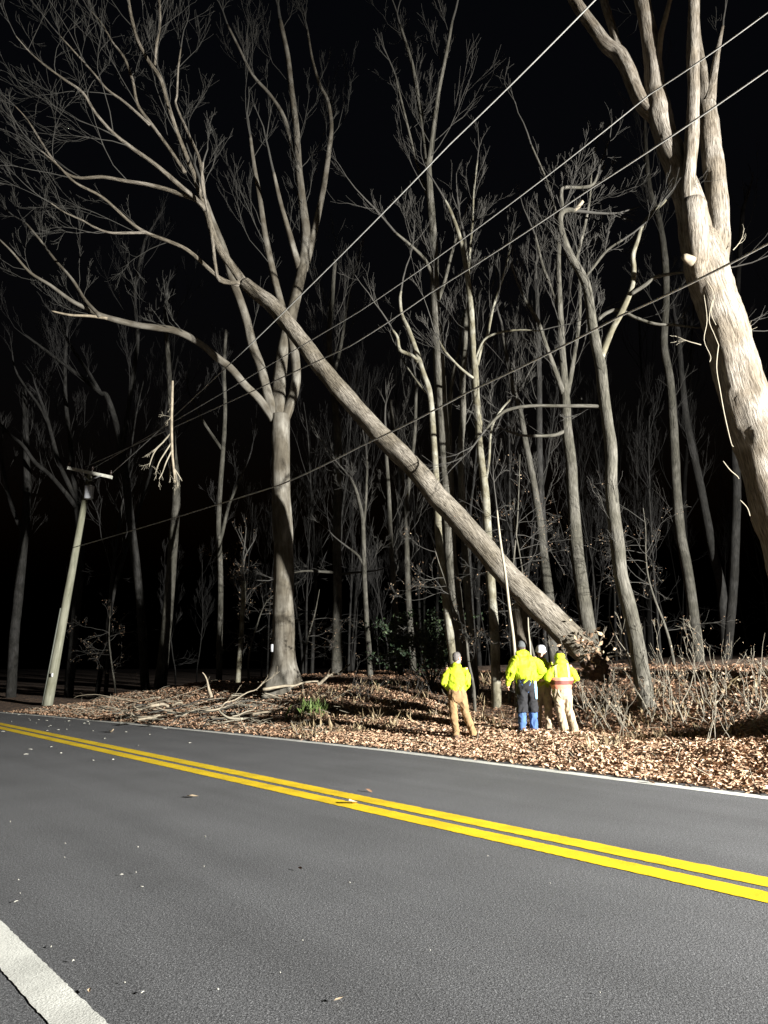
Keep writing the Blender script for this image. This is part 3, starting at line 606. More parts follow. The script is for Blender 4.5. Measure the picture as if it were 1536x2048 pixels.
tree('woodland_tree', 'wavy thin trunk between the hanging branch and the beech, forked twice', 'tree',
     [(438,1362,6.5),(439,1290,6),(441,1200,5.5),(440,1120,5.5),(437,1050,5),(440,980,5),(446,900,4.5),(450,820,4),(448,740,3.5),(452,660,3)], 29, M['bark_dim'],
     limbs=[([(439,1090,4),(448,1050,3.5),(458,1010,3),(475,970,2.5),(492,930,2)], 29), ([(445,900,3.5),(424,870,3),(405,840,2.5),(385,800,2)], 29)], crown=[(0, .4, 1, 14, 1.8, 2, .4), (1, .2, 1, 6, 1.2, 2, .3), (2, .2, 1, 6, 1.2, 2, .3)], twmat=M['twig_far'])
tree('snag', 'short snapped off stem with clinging dry leaves, left of the beech', 'tree stub',
     [(475,1370,5.5),(478,1330,5),(482,1280,5),(485,1230,4.5),(487,1190,4.5),(487,1162,4)], 27, M['bark_pale'], crown=[(0, .4, 1, 12, 1.2, 2, .0)], leaf=(1, .6))
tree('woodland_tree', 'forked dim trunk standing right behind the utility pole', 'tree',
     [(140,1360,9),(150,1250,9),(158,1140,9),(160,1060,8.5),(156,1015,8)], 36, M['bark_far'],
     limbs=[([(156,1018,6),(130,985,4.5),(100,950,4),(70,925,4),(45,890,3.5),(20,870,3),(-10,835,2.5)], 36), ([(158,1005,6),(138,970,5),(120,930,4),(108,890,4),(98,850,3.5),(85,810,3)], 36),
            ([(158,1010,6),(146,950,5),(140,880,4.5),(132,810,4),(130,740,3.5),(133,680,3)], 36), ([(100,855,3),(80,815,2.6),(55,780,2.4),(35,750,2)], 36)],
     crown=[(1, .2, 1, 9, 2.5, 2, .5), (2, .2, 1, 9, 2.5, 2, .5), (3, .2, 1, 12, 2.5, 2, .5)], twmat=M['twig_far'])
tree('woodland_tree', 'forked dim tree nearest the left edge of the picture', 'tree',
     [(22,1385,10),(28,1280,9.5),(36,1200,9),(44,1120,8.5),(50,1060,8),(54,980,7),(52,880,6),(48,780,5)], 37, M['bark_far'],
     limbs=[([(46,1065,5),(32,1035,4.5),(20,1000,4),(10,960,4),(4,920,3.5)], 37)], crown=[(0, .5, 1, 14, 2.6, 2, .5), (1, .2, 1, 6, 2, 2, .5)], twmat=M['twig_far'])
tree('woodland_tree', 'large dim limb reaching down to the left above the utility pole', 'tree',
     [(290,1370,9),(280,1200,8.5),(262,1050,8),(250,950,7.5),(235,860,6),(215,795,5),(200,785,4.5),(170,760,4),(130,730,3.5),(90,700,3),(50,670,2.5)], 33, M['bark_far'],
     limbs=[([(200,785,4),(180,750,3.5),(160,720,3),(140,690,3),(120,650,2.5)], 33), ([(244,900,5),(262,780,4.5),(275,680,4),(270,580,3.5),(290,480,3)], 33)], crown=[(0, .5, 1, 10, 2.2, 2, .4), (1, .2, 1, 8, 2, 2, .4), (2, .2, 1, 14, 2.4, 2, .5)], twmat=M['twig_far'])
tree('snag', 'stout red brown broken trunk under the leaning tree, behind the second worker', 'tree stub',
     [(1046,1330,16),(1046,1290,15),(1043,1250,14),(1041,1222,13),(1040,1205,10)], 19.3, M['bark_red'], sides=16, wob=.2)
tree('sapling', 'thin whippy sapling crossing in front of the fallen trunk above the second worker', 'sapling',
     [(1031,1320,3.4),(1026,1270,3.2),(1018,1210,3),(1011,1150,2.8),(1003,1100,2.6),(998,1060,2.2),(994,1020,1.6)], 17.1, M['vine'], sides=6, step=3, crown=[(0, .3, 1, 3, .35, 1, .3)])
tree('sapling', 'very thin stem between the second worker and the hard hatted one', 'sapling',
     [(1062,1325,2),(1060,1290,1.8),(1057,1260,1.6),(1056,1235,1.2)], 17.3, M['vine'], sides=6, step=3)

# --- the hanging broken branch (caught on the upper wire)
HY = 21.0
hp, hr = px_path([(345,762,2.34),(344,800,2.73),(343,850,2.73),(344,900,2.73),(347,935,2.34),(350,965,1.56)], HY); hp, hr = smooth_path(hp, hr, 4)
hb = empty('hanging_branch', hp[0], 'pale broken branch hanging upside down with its twigs splayed, caught on the wires', 'branch')
m = MB(); m.tube(hp, hr, 8, wob=.15); m.build('stem', M['wood'], hb, hp[0])
for pl in ([(343,865,1.87),(325,885,1.56),(310,902,1.4),(302,920,1.25),(298,935,0.78)], [(343,885,1.72),(330,905,1.56),(318,925,1.25),(310,950,0.94)], [(344,900,1.72),(332,925,1.56),(325,945,1.09),(318,958,0.78)], [(345,915,1.56),(340,940,1.4),(340,965,0.94)], [(346,930,1.4),(352,950,1.17),(355,972,0.78)], [(347,935,1.4),(357,950,1.17),(364,962,0.78)], [(328,883,1.25),(316,893,1.09),(304,905,0.78)], [(343,800,1.25),(339,812,0.78)], [(343,830,1.25),(338,840,0.78)]):
    m = MB(); p, r = px_path(pl, HY, HY + random.uniform(-.4, .4)); p, r = smooth_path(p, r, 3); m.tube(p, r, 5)
    for _ in range(2): grow(m, p[-3], (p[-1] - p[-3]) + rv3() * .15, .35, .005, 1, -.12)
    m.build('twig', M['vine'], hb, hp[0])

# ---------------------------------------------------------------- utility pole and wires
PY = 31.7
pb = P(95, 1410, PY); pt = P(180, 944, PY); ax = (pt - pb)
pole = empty('utility_pole', pb, 'leaning weathered wooden utility pole with a crossarm at the left roadside', 'utility pole')
sp = [pb - ax * .03 + ax * (1.03 * i / 14) for i in range(15)]; m = MB(); m.tube(sp, [.20 - .085 * i / 14 for i in range(15)], 18, wob=.03); m.build('post', M['pole'], pole, pb)
c0 = P(136, 936, PY - .2); c1 = P(224, 955, PY - .2)
def bar(mb, a, b, w, h):
    a = Vector(a); b = Vector(b); d = (b - a); x = d.normalized(); y = Vector((0, 1, 0)); y = (y - x * y.dot(x)).normalized(); z = x.cross(y)
    mb.box((a + b) / 2, d.length, w, h, Matrix((x, y, z)).transposed())
m = MB(); m.smooth = False; bar(m, c0, c1, .12, .13); m.build('crossarm', M['arm'], pole, pb)
m = MB(); m.smooth = False
for t in (.22, .78): bar(m, c0.lerp(c1, t) + Vector((0, -.07, 0)), P(179, 962, PY - .22) + Vector((0, -.03, 0)), .02, .045)
m.build('brace', M['steel'], pole, pb)
for t in (.03, .38, .55, .97):
    m = MB(); q = c0.lerp(c1, t) + Vector((0, 0, .07)); m.tube([q, q + Vector((0, 0, .09))], [.018, .018], 8); m.ball(q + Vector((0, 0, .13)), .055, .055, .06, 10); m.ball(q + Vector((0, 0, .19)), .035, .035, .035, 8); m.build('insulator', M['porcelain'], pole, pb)
q = P(178, 985, PY - .42); m = MB(); h = .27; m.tube([q + Vector((0, 0, -h)), q + Vector((0, 0, -h + .02)), q + Vector((0, 0, h - .03)), q + Vector((0, 0, h)), q + Vector((0, 0, h + .05))], [.17, .19, .19, .2, .08], 20); tr = m.build('transformer', M['can'], pole, pb)
m = MB(); m.tube([q + Vector((.07, -.02, h)), q + Vector((.07, -.02, h + .16))], [.035, .02], 10); m.tube([q + Vector((-.07, 0, h)), q + Vector((-.07, 0, h + .16))], [.035, .02], 10); m.build('bushing', M['porcelain'], tr)
m = MB(); f = lambda t: pb + ax * t + Vector((-.16 + .06 * t, -.10, 0)); m.tube([f(.0), f(.2), f(.4)], [.035] * 3, 8); m.build('conduit', M['conduit'], pole, pb)
m = MB(); m.box(P(104, 1350, PY - .30), .09, .01, .15); m.build('number_plate', M['tagm'], pole, pb)
m = MB(); q = P(168, 966, PY - .25); m.tube([q + Vector((0, 0, -.12)), q + Vector((0, 0, .12))], [.03, .03], 8); m.tube([q, q + Vector((.2, .1, .04))], [.015, .015], 6); m.build('fuse_cutout', M['porcelain'], pole, pb)

def wpt(u, v):  # point on the vertical plane that holds the wires (parallel to the road, through the pole)
    r = ray(u, v); # x = pb.x + .82*(PY - y)
    t = (pb.x + .9 + .82 * PY) / (r.x + .82 * r.y); return Vector((0, 0, CAMH)) + r * t
def wire(label, pix, end, r=.013):
    pts = [wpt(*q) for q in pix]; pts.append(pts[-1] * .0 + end)
    # extend past the frame to the next pole
    d = pts[0] - pts[1]; pts = [pts[0] + d.normalized() * 9] + pts
    sp = [pts[0]] + [pts[i].lerp(pts[i + 1], j / 8) - Vector((0, 0, .03 * math.sin(math.pi * j / 8))) for i in range(len(pts) - 1) for j in range(1, 9)]; m = MB(); m.tube(sp, [r * 1.22] * len(sp), 8)
    tag(m.build('power_line', M['wire']), label, 'wire', 'overhead power lines')
wire('highest and steepest overhead wire crossing in front of the beech top', [(1190,0),(900,288),(600,592),(420,765)], c1 + Vector((0, 0, .2)))
wire('upper right overhead wire passing behind the pollard stems, second from the top', [(1536,24),(1300,188),(980,438),(720,622)], c0.lerp(c1, .55) + Vector((0, 0, .2)), .010)
wire('third overhead wire down, just under the second at the right edge', [(1536,139),(1180,378),(860,586),(700,692)], c0.lerp(c1, .38) + Vector((0, 0, .2)), .012)
wire('lowest thick overhead cable crossing the pollard trunk and the fallen tree', [(1536,487),(1240,632),(940,782),(720,893),(560,970)], pb + ax * .66 + Vector((0, -.2, 0)), .015)

# ---------------------------------------------------------------- background woods
def far_variant(seed, H, r, lean):
    random.seed(seed); t = MB(); c = MB(); n = 9; p = Vector((0, 0, -.4)); pts = []; rad = []; d = Vector((lean, 0, 1)).normalized()
    for i in range(n + 1):
        pts.append(p.copy()); rad.append(r * (1 - .75 * i / n)); d = (d + rv3() * .045 + Vector((0, 0, .03))).normalized(); p = p + d * H / n
    sp, sr = smooth_path(pts, rad, 3); sr = [q * .75 for q in sr]; t.tube(sp, sr, 8, wob=.08)
    for k in range(12):
        f = random.uniform(.4, 1) * (len(sp) - 2); i = int(f); tg = (sp[i + 1] - sp[i]).normalized(); o = rv3(); o = (o - tg * o.dot(tg)).normalized(); an = random.uniform(.35, .8)
        grow(c, sp[i], tg * math.cos(an) + o * math.sin(an), H * random.uniform(.14, .28), sr[i] * .4, 2, .5, .14, 5, minr=.004)
    for k in range(3):
        i = int(random.uniform(.12, .4) * len(sp)); o = rv3(); o.z = .1; grow(c, sp[i], o, 1.4, .012, 1, .1, .25, 4, minr=.005)
    return t.mesh('trunk', M['bark_far']), c.mesh('crown', M['twig_far'])
VAR = [far_variant(101 + i, [15, 18, 12, 20, 9, 16, 7, 14][i], [.13, .19, .09, .22, .06, .15, .045, .10][i], [.02, -.05, .06, 0, -.08, .05, .1, -.03][i]) for i in range(8)]
random.seed(77); placed = 0
while placed < 64:
    a = random.uniform(-6, 44); e = 4.5 + 34 * random.random() ** .8; x, y = XY(a, edge(a) + e)
    if y < 19 or abs(x / y) > .62: continue
    if y < 24 and x > -1: continue
    if any((x - b[0]) ** 2 + (y - b[1]) ** 2 < 1.3 for b in BASES): continue
    BASES.append((x, y))
    depth_ = y; uu = 768 + F * x / (y * math.cos(PITCH)); mk = [(0, 'the frame edge'), (90, 'the utility pole'), (330, 'the hanging branch'), (565, 'the beech'), (675, 'the spray trunk'), (900, 'the crooked tree'), (990, 'the slim tree'), (1180, 'the greenish trunk'), (1285, 'the hooked tree'), (1390, 'the dim trunk'), (1536, 'the pollard')]
    if y < 19.5 + 0 * uu: continue
    lo_ = max([q for q in mk if q[0] <= uu] or [mk[0]]); hi_ = min([q for q in mk if q[0] > uu] or [mk[-1]]); k = random.choice([0, 1, 2, 2, 3, 4, 4, 5, 6, 6, 7, 7])
    lb = '%s bare tree %s, between %s and %s' % (['thick', 'thickest', 'slim', 'stout', 'thin', 'tall', 'wispy', 'spindly'][k], 'near' if y < 27 else 'halfway back' if y < 35 else 'deep back', lo_[1], hi_[1])
    o = empty('woodland_tree', (x, y, gz(x, y)), lb, 'tree', 'bare trees fading into the dark woods', random.uniform(0, 6.28))
    s = random.uniform(.8, 1.15); o.scale = (s, s, s)
    for nm, me in (('trunk', VAR[k][0]), ('crown', VAR[k][1])): link(bpy.data.objects.new(nm, me), o)
    placed += 1

# ---------------------------------------------------------------- saplings and brush on the bank
def sapling(name, label, cat, x, y, h, n, leafn, group=None, seed=0, mat='vine', spread=.35, lev=2, lsz=1.0):
    random.seed(seed); org = Vector((x, y, gz(x, y))); root = empty(name, org, label, cat, group)
    st = MB(); lf = MB()
    for k in range(n):
        d = Vector((random.gauss(0, spread), random.gauss(0, spread), 1)); hh = h * random.uniform(.6, 1)
        grow(st, Vector((random.gauss(0, .08), random.gauss(0, .08), -.05)), d, hh, .005 + .0045 * h, lev, .12, .17, 3, leaf=(lf, leafn, lsz) if leafn else None, minr=.003, nseg=7)
    st.build('stems', M[mat], root)
    if lf.f: lf.build('dry_leaves', M['dryleaf'], root)
def at_px(u, y):  # world x for photo column u at distance y
    return (u - 768) / F * (y * math.cos(PITCH))
SAP = [(1290,17.3,2.9,'tall forked sapling against the bent pale trunk'),(1210,16.6,1.9,'sapling with a sideways pale twig just right of the crew'),(1345,16.4,2.0,'two stemmed sapling in the middle of the right bank'),
       (1500,14.6,1.9,'many armed bare sapling near the right edge of the bank'),(1405,15.6,1.5,'small crooked sapling right of the two stemmed one'),(1180,17.0,1.7,'thin leafy sapling growing up beside the root plate'),(1250,16.0,1.5,'slim pale whip between the crew and the bent trunk'),
       (1455,16.2,1.6,'dim sapling at the top of the right bank')]
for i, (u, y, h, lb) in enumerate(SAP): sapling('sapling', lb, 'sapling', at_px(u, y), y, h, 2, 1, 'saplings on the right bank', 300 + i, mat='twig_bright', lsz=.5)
for i in range(50):
    random.seed(900 + i); u = random.uniform(1150, 1560); y = random.uniform(15.4, 18.3) if u < 1400 else random.uniform(12.6, 17)
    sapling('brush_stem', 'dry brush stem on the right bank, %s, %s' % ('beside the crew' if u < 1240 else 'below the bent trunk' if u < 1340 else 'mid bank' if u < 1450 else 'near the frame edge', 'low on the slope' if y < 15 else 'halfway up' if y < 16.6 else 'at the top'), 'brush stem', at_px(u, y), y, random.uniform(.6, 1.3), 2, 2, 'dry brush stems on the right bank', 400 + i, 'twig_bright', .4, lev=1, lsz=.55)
for i in range(34):
    random.seed(1300 + i); u = random.uniform(640, 1120); y = random.uniform(18.8, 24)
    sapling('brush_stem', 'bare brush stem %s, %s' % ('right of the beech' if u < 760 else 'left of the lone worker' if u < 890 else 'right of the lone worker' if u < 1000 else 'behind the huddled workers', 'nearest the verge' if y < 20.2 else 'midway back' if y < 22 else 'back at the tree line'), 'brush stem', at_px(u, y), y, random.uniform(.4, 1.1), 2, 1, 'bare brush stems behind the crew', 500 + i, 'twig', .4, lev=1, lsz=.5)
# leafy thicket hanging around the birch
for i, (u, y, h, lb) in enumerate([(1015,19.6,6.5,'tall tangled thicket tree with scattered dry leaves right of the pale slim tree'),(1075,20.6,5.2,'second tangled leafy understorey tree above the hard hatted worker'),(948,19.4,4.6,'leafy understorey tree against the pale slim trunk, behind the fallen tree'),
                                     (1350,21,4.5,'dim understorey tree with fine twigs beyond the bent trunk'),(500,27.5,3.6,'dim leafy understorey tree to the left of the beech'),(235,32,3.8,'faint leafy understorey tree beside the utility pole'),(600,27,3.2,'faint leafy shrub right behind the beech')]):
    random.seed(600 + i); x = at_px(u, y); org = Vector((x, y, gz(x, y))); root = empty('understorey_tree', org, lb, 'small tree')
    st = MB(); lf = MB(); d = Vector((random.uniform(-.15, .15), 0, 1))
    pts = [Vector((0, 0, -.1))]
    for k in range(7): pts.append(pts[-1] + d.normalized() * h / 7); d = d + rv3() * .12
    sp, sr = smooth_path(pts, [.045 - .0052 * k for k in range(8)], 3); st.tube(sp, sr, 8, wob=.1); st.build('trunk', M['bark_mid'], root)
    cr = MB()
    for k in range(17):
        f = random.uniform(.25, 1) * (len(sp) - 2); o = rv3(); o.z = abs(o.z) * .3; grow(cr, sp[int(f)], o, random.uniform(.9, 1.7), .010, 2, .0, .22, 4, leaf=(lf, 1, .36), minr=.003)
    cr.build('crown', M['twig'], root)
    lf.f = lf.f; lf.build('dry_leaves', M['dryleaf'], root)
# evergreen shrub
random.seed(21); y = 21.5; x = at_px(862, y); org = Vector((x, y, gz(x, y))); root = empty('evergreen_shrub', org, 'dark glossy evergreen shrub left of the crooked pale tree', 'shrub')
st = MB(); lf = MB()
for k in range(16):
    d = Vector((random.gauss(0, .5), random.gauss(0, .5), 1)); grow(st, Vector((0, 0, 0)), d, random.uniform(1.2, 2.3), .02, 2, .05, .2, 5, leaf=(lf, 10, .9))
st.build('stems', M['twig'], root); lf.build('foliage', M['ever'], root)

# ---------------------------------------------------------------- grass, weeds
random.seed(31)
def blades(mb, x, y, n, spread, h, w=.006):
    for _ in range(n):
        px = x + random.gauss(0, spread); py = y + random.gauss(0, spread); z = gz(px, py); hh = h * random.uniform(.4, 1.1); d = Vector((random.gauss(0, .35), random.gauss(0, .35), 1)) * hh
        b = len(mb.v); s = Vector((w, 0, 0)) if random.random() < .6 else Vector((0, w, 0))
        for q in (Vector((px, py, z)) - s, Vector((px, py, z)) + s, Vector((px, py, z)) + d * .6 + s * .6 + rv3() * .01, Vector((px, py, z)) + d + rv3() * .04): mb.v.append(q); mb.bk.append((0, 0, 0))
        mb.f += [(b, b + 1, b + 2), (b, b + 2, b + 3)]; mb.mi += [0, 0]
m = MB(); gx, gy = at_px(626, 20.5), 20.5; blades(m, gx, gy, 130, .17, .34, .008)
tag(m.build('weed_clump', M['weed'], origin=(gx, gy, gz(gx, gy))), 'low bright green weed clump in the leaves in front of the beech', 'weeds')
m = MB()
for _ in range(170):
    u = random.uniform(590, 1000); y = random.uniform(17.6, 22.5); blades(m, at_px(u, y), y, random.randrange(4, 10), .08, random.uniform(.12, .35), .004)
for _ in range(90):
    u = random.uniform(1150, 1560); y = random.uniform(13.2, 18); blades(m, at_px(u, y), y, random.randrange(3, 9), .08, random.uniform(.1, .35), .0035)
tag(m.build('dry_grass', M['straw']), 'scattered dry straw coloured grass stalks poking through the leaves', 'grass', kind='stuff')

# ---------------------------------------------------------------- brush pile along the verge
def fallen(label, u0, v0, u1, v1, y0, y1, r, lev=1, mat='wood', bend=.08, kids=2, group='broken branches along the verge', name='fallen_branch', taper=.55):
    p0 = P(u0, v0, y0); p1 = P(u1, v1, y1); 
    for p in (p0, p1): p.z = max(p.z, gz(p.x, p.y) + r)
    n = 6; pts = []
    for i in range(n + 1):
        t = i / n; q = p0.lerp(p1, t) + rv3() * bend * (p1 - p0).length * .25; q.z = max(q.z, gz(q.x, q.y) + r * .6); pts.append(q)
    m = MB(); sp, sr = smooth_path(pts, [r * (1 - taper * i / n) for i in range(n + 1)], 3); m.tube(sp, sr, 8, wob=.3, wf=6)
    if lev:
        for _ in range(kids):
            i = random.randrange(3, len(sp) - 2); tg = sp[i + 1] - sp[i]; grow(m, sp[i], tg.normalized() + rv3() * .4, (p1 - p0).length * random.uniform(.15, .4), sr[i] * .5, 1, .05, .2, 3)
    o = m.build(name, M[mat], origin=pts[0]); tag(o, label, 'branch', group)
random.seed(41)
fallen('long pale forked branch slanting up over the brush pile', 412, 1425, 530, 1368, 19.5, 21, .022, kids=5)
fallen('upright splintered stub sticking out of the brush pile', 424, 1396, 408, 1344, 21, 21, .05, lev=0, bend=.1, taper=.8)
fallen('pale log lying at the foot of the beech', 530, 1380, 640, 1362, 22, 23, .045, lev=0)
fallen('bare branch propped up just right of the beech base', 630, 1368, 698, 1332, 22.5, 24, .05, lev=1, kids=2)
fallen('short thick log on top of the brush pile', 300, 1412, 365, 1404, 22, 22.5, .05, lev=0, bend=.15)
fallen('rotten log half sunk at the road end of the brush pile', 275, 1440, 320, 1430, 21.2, 21.6, .035, lev=0)
fallen('thin bent branch standing up at the road edge', 494, 1462, 468, 1415, 18.4, 18.6, .012, kids=2)
fallen('slanting bare pole propped among the trunks behind the verge', 724, 1320, 812, 1255, 23, 24, .03, kids=4, mat='twig')
for i in range(64):
    u = random.triangular(150, 620, 330); v = 1446 - random.random() * 46 * (1 if u > 200 else .5)
    y = random.uniform(19.5, 24) if u > 330 else random.uniform(21.5, 26.5)
    x0 = at_px(u, y); a, s = AS(x0, y)
    if s < edge(a) + .4: y += 2
    a, s = AS(at_px(u, y), y); x0 = at_px(u, y)
    if s < edge(a) + .35: continue
    L = random.uniform(.7, 2.6); th = random.gauss(.25, .45) + (math.pi if random.random() < .5 else 0)
    p0 = Vector((x0, y, gz(x0, y) + random.uniform(.02, .3))); n = 5; d = Vector((math.cos(th), math.sin(th) * .8, random.gauss(.0, .12))).normalized(); r = random.choice([.007, .010, .014, .018, .024, .03]); pts = [p0]
    for k in range(n):
        d = (d + rv3() * .13).normalized(); q = pts[-1] + d * L / n
        aa, ss = AS(q.x, q.y)
        if ss < edge(aa) + .12: q += Vector((NN.x, NN.y, 0)) * (edge(aa) + .14 - ss)
        q.z = max(q.z, gz(q.x, q.y) + r); pts.append(q)
    m = MB(); sp, sr = smooth_path(pts, [r * (1 - .5 * k / n) for k in range(n + 1)], 3); m.tube(sp, sr, 7, wob=.35, wf=7)
    mt_ = random.choice(['wood', 'vine', 'twig', 'bark_mid', 'vine'])
    for _ in range(random.randrange(0, 3)):
        k = random.randrange(2, len(sp) - 1); grow(m, sp[k], d + rv3() * .5, L * .3, r * .45, 1, .05, .25, 2)
    tag(m.build('fallen_branch', M[mt_], origin=p0), '%s %s broken branch %s of the brush pile, %s' % ('long' if L > 1.9 else 'short' if L < 1.2 else 'middling', {'wood': 'pale', 'vine': 'yellowish', 'twig': 'grey', 'bark_mid': 'dark'}[mt_], 'at the road edge' if s - edge(a) < 1.1 else 'at the back' if s - edge(a) > 2.6 else 'in the middle', 'towards the pole' if u < 250 else 'towards the beech' if u > 430 else 'under the hanging branch'), 'branch', 'broken branches heaped in the brush pile')
m = MB()
for i in range(900):
    a = random.uniform(14.5, 30); e = random.uniform(.15, 3.6); x, y = XY(a, edge(a) + e); L = random.uniform(.1, .55); d = Vector((random.gauss(0, 1), random.gauss(0, 1), random.gauss(0, .25))).normalized(); p = Vector((x, y, gz(x, y) + .03 + random.random() * .08))
    m.tube([p, p + d * L * .5 + rv3() * .02, p + d * L], [.006, .005, .003], 4, cap=False)
for i in range(500):
    a = random.uniform(0, 15); e = random.uniform(.3, 6); x, y = XY(a, edge(a) + e); L = random.uniform(.1, .4); d = Vector((random.gauss(0, 1), random.gauss(0, 1), random.gauss(.1, .4))).normalized(); p = Vector((x, y, gz(x, y) + .04))
    m.tube([p, p + d * L * .5 + rv3() * .02, p + d * L], [.005, .004, .003], 4, cap=False)
tag(m.build('twig_litter', M['vine']), 'tangle of snapped twigs strewn over the verge', 'twigs', kind='stuff')

# ---------------------------------------------------------------- leaves and chips on the road
def ground_px(u, v): r = ray(u, v); t = -CAMH / r.z; return Vector((r.x * t, r.y * t, .008))
random.seed(51)
def road_leaf(u, v, size, label, group=None, name='fallen_leaf', c=.9, cat='leaf', flat=.12):
    p = ground_px(u, v); me = leaves_mesh(name, [(0, 0, .01)], [size], M['litter'], flat, [c]); o = bpy.data.objects.new(name, me); o.location = p; link(o); tag(o, label, cat, group)
road_leaf(386, 1596, .19, 'curled pale leaf alone on the near lane left of centre', c=1)
road_leaf(706, 1608, .17, 'curled pale leaf lying on the lower yellow line', c=.95)
road_leaf(738, 1584, .12, 'dark curled leaf on the far lane just above the yellow lines', c=.1)
road_leaf(678, 2006, .055, 'pale leaf scrap at the bottom middle of the picture', c=1)
road_leaf(1303, 1567, .13, 'dark leaf resting on the far white edge line', c=.2)
road_leaf(178, 1989, .06, 'tan leaf scrap beside the near white line', c=.9)
road_leaf(600, 1742, .06, 'dark leaf scrap in the middle of the near lane', c=.1)
road_leaf(222, 1465, .32, 'flattened pale bark piece on the far lane before the brush pile', name='bark_piece', cat='bark piece', c=1)
def chip_mesh(L, w, k):
    m = MB(); m.tube([(-L / 2, 0, w * .5), (0, random.gauss(0, L * .08), w * .9), (L / 2, 0, w * .4)], [w * .4, w * .5, w * .3], 6); return m.mesh('wood_chip', M['woodchip'])
M['woodchip'] = simple('fresh pale wood chip', (.36, .35, .30), .7)
CH = [chip_mesh(.035, .008, 0), chip_mesh(.02, .010, 1), chip_mesh(.05, .007, 2), chip_mesh(.012, .009, 3)]
for (u, v, k) in [(243,1752,0),(272,1748,1),(282,1776,2),(32,1806,2),(36,1763,1),(40,1790,3),(129,1718,3),(408,1736,1),(102,1897,0),(146,1926,1),(249,1970,3),(285,1989,0),(435,1984,1),(698,1768,0),(60,1500,2),(52,1510,2),(103,1495,2),(185,1522,2),(226,1521,1),(277,1492,2),(380,1487,2),(410,1676,1),(275,1697,1),(20,1646,1),(122,1508,1),(72,1447,2),(95,1462,2),(178,1447,2),(300,1470,2),(605,1885,3),(975,1715,3),(1100,1770,3),(560,1950,3),(860,1905,3),(1200,1990,3),(6,1464,2),(100,1452,2),(210,1478,2),(130,1690,3)]:
    p = ground_px(u, v); o = bpy.data.objects.new('wood_chip', CH[k]); s = max(.7, min(1.7, p.y / 8)); o.location = p; o.scale = (s, s, s); o.rotation_euler.z = random.uniform(0, 3.1); link(o)
    tag(o, 'small pale wood chip scattered on the asphalt', 'wood chip', 'wood chips scattered on the road')
for i in range(38):
    a = random.uniform(19, 31); e = -random.random() ** 1.6 * 3.2 - .05; x, y = XY(a, edge(a) + e); o = bpy.data.objects.new('wood_chip', CH[random.choice([0, 2, 0])]); s = random.uniform(1, 2.6); o.scale = (s, s, s); o.location = (x, y, .006); o.rotation_euler.z = random.uniform(0, 3.1); link(o)
    tag(o, 'pale bark chip strewn over the far lane before the brush pile', 'bark chip', 'bark chips strewn over the far lane')

# ---------------------------------------------------------------- the crew
def fuse(mb, name, mat, parent, voxel=.012, smooth=4, fold=0.0, fscale=9.0, seed=0, rng=None):
    """overlapping closed shapes -> one continuous skin"""
    me = bpy.data.meshes.new('tmp'); me.from_pydata([tuple(v) for v in mb.v], [], mb.f); o = bpy.data.objects.new('tmp', me); COL.objects.link(o)
    r = o.modifiers.new('r', 'REMESH'); r.mode = 'VOXEL'; r.voxel_size = voxel
    s = o.modifiers.new('s', 'SMOOTH'); s.factor = .5; s.iterations = smooth
    dg = bpy.context.evaluated_depsgraph_get(); out = bpy.data.meshes.new_from_object(o.evaluated_get(dg)); bpy.data.objects.remove(o); bpy.data.meshes.remove(me)
    if fold:
        out.update(); co = [v.co.copy() for v in out.vertices]; no = [v.normal.copy() for v in out.vertices]
        for i, v in enumerate(out.vertices):
            p = co[i]; q = Vector((p.x * fscale, p.y * fscale, p.z * fscale * .75)) + Vector((seed, 0, 0)); q2 = q + Vector((noise.noise(q * .6), noise.noise(q * .6 + Vector((9, 0, 0))), 0)) * 1.3
            v.co = p + no[i] * fold * (1 - 2.4 * abs(noise.noise(q2)) + .4 * noise.noise(q2 * 2.3))
    out.name = name; out.materials.clear(); out.materials.append(mat); out.polygons.foreach_set('use_smooth', [True] * len(out.polygons))
    o2 = bpy.data.objects.new(name, out); return link(o2, parent)
def cap_tube(mb, pts, rad, rx=None, n=16):
    """tube with rounded closed ends"""
    pts = [Vector(p) for p in pts]; d0 = (pts[0] - pts[1]).normalized(); d1 = (pts[-1] - pts[-2]).normalized()
    rx = rx or [(1, 1)] * len(pts); P2 = []; R2 = []; X2 = []
    for k in (.95, .75, .4): P2.append(pts[0] + d0 * rad[0] * k * min(rx[0])); R2.append(rad[0] * math.sqrt(1 - k * k)); X2.append(rx[0])
    P2 += pts; R2 += rad; X2 += rx
    for k in (.4, .75, .95): P2.append(pts[-1] + d1 * rad[-1] * k * min(rx[-1])); R2.append(rad[-1] * math.sqrt(1 - k * k)); X2.append(rx[-1])
    mb.tube(P2, R2, n, rx=X2)
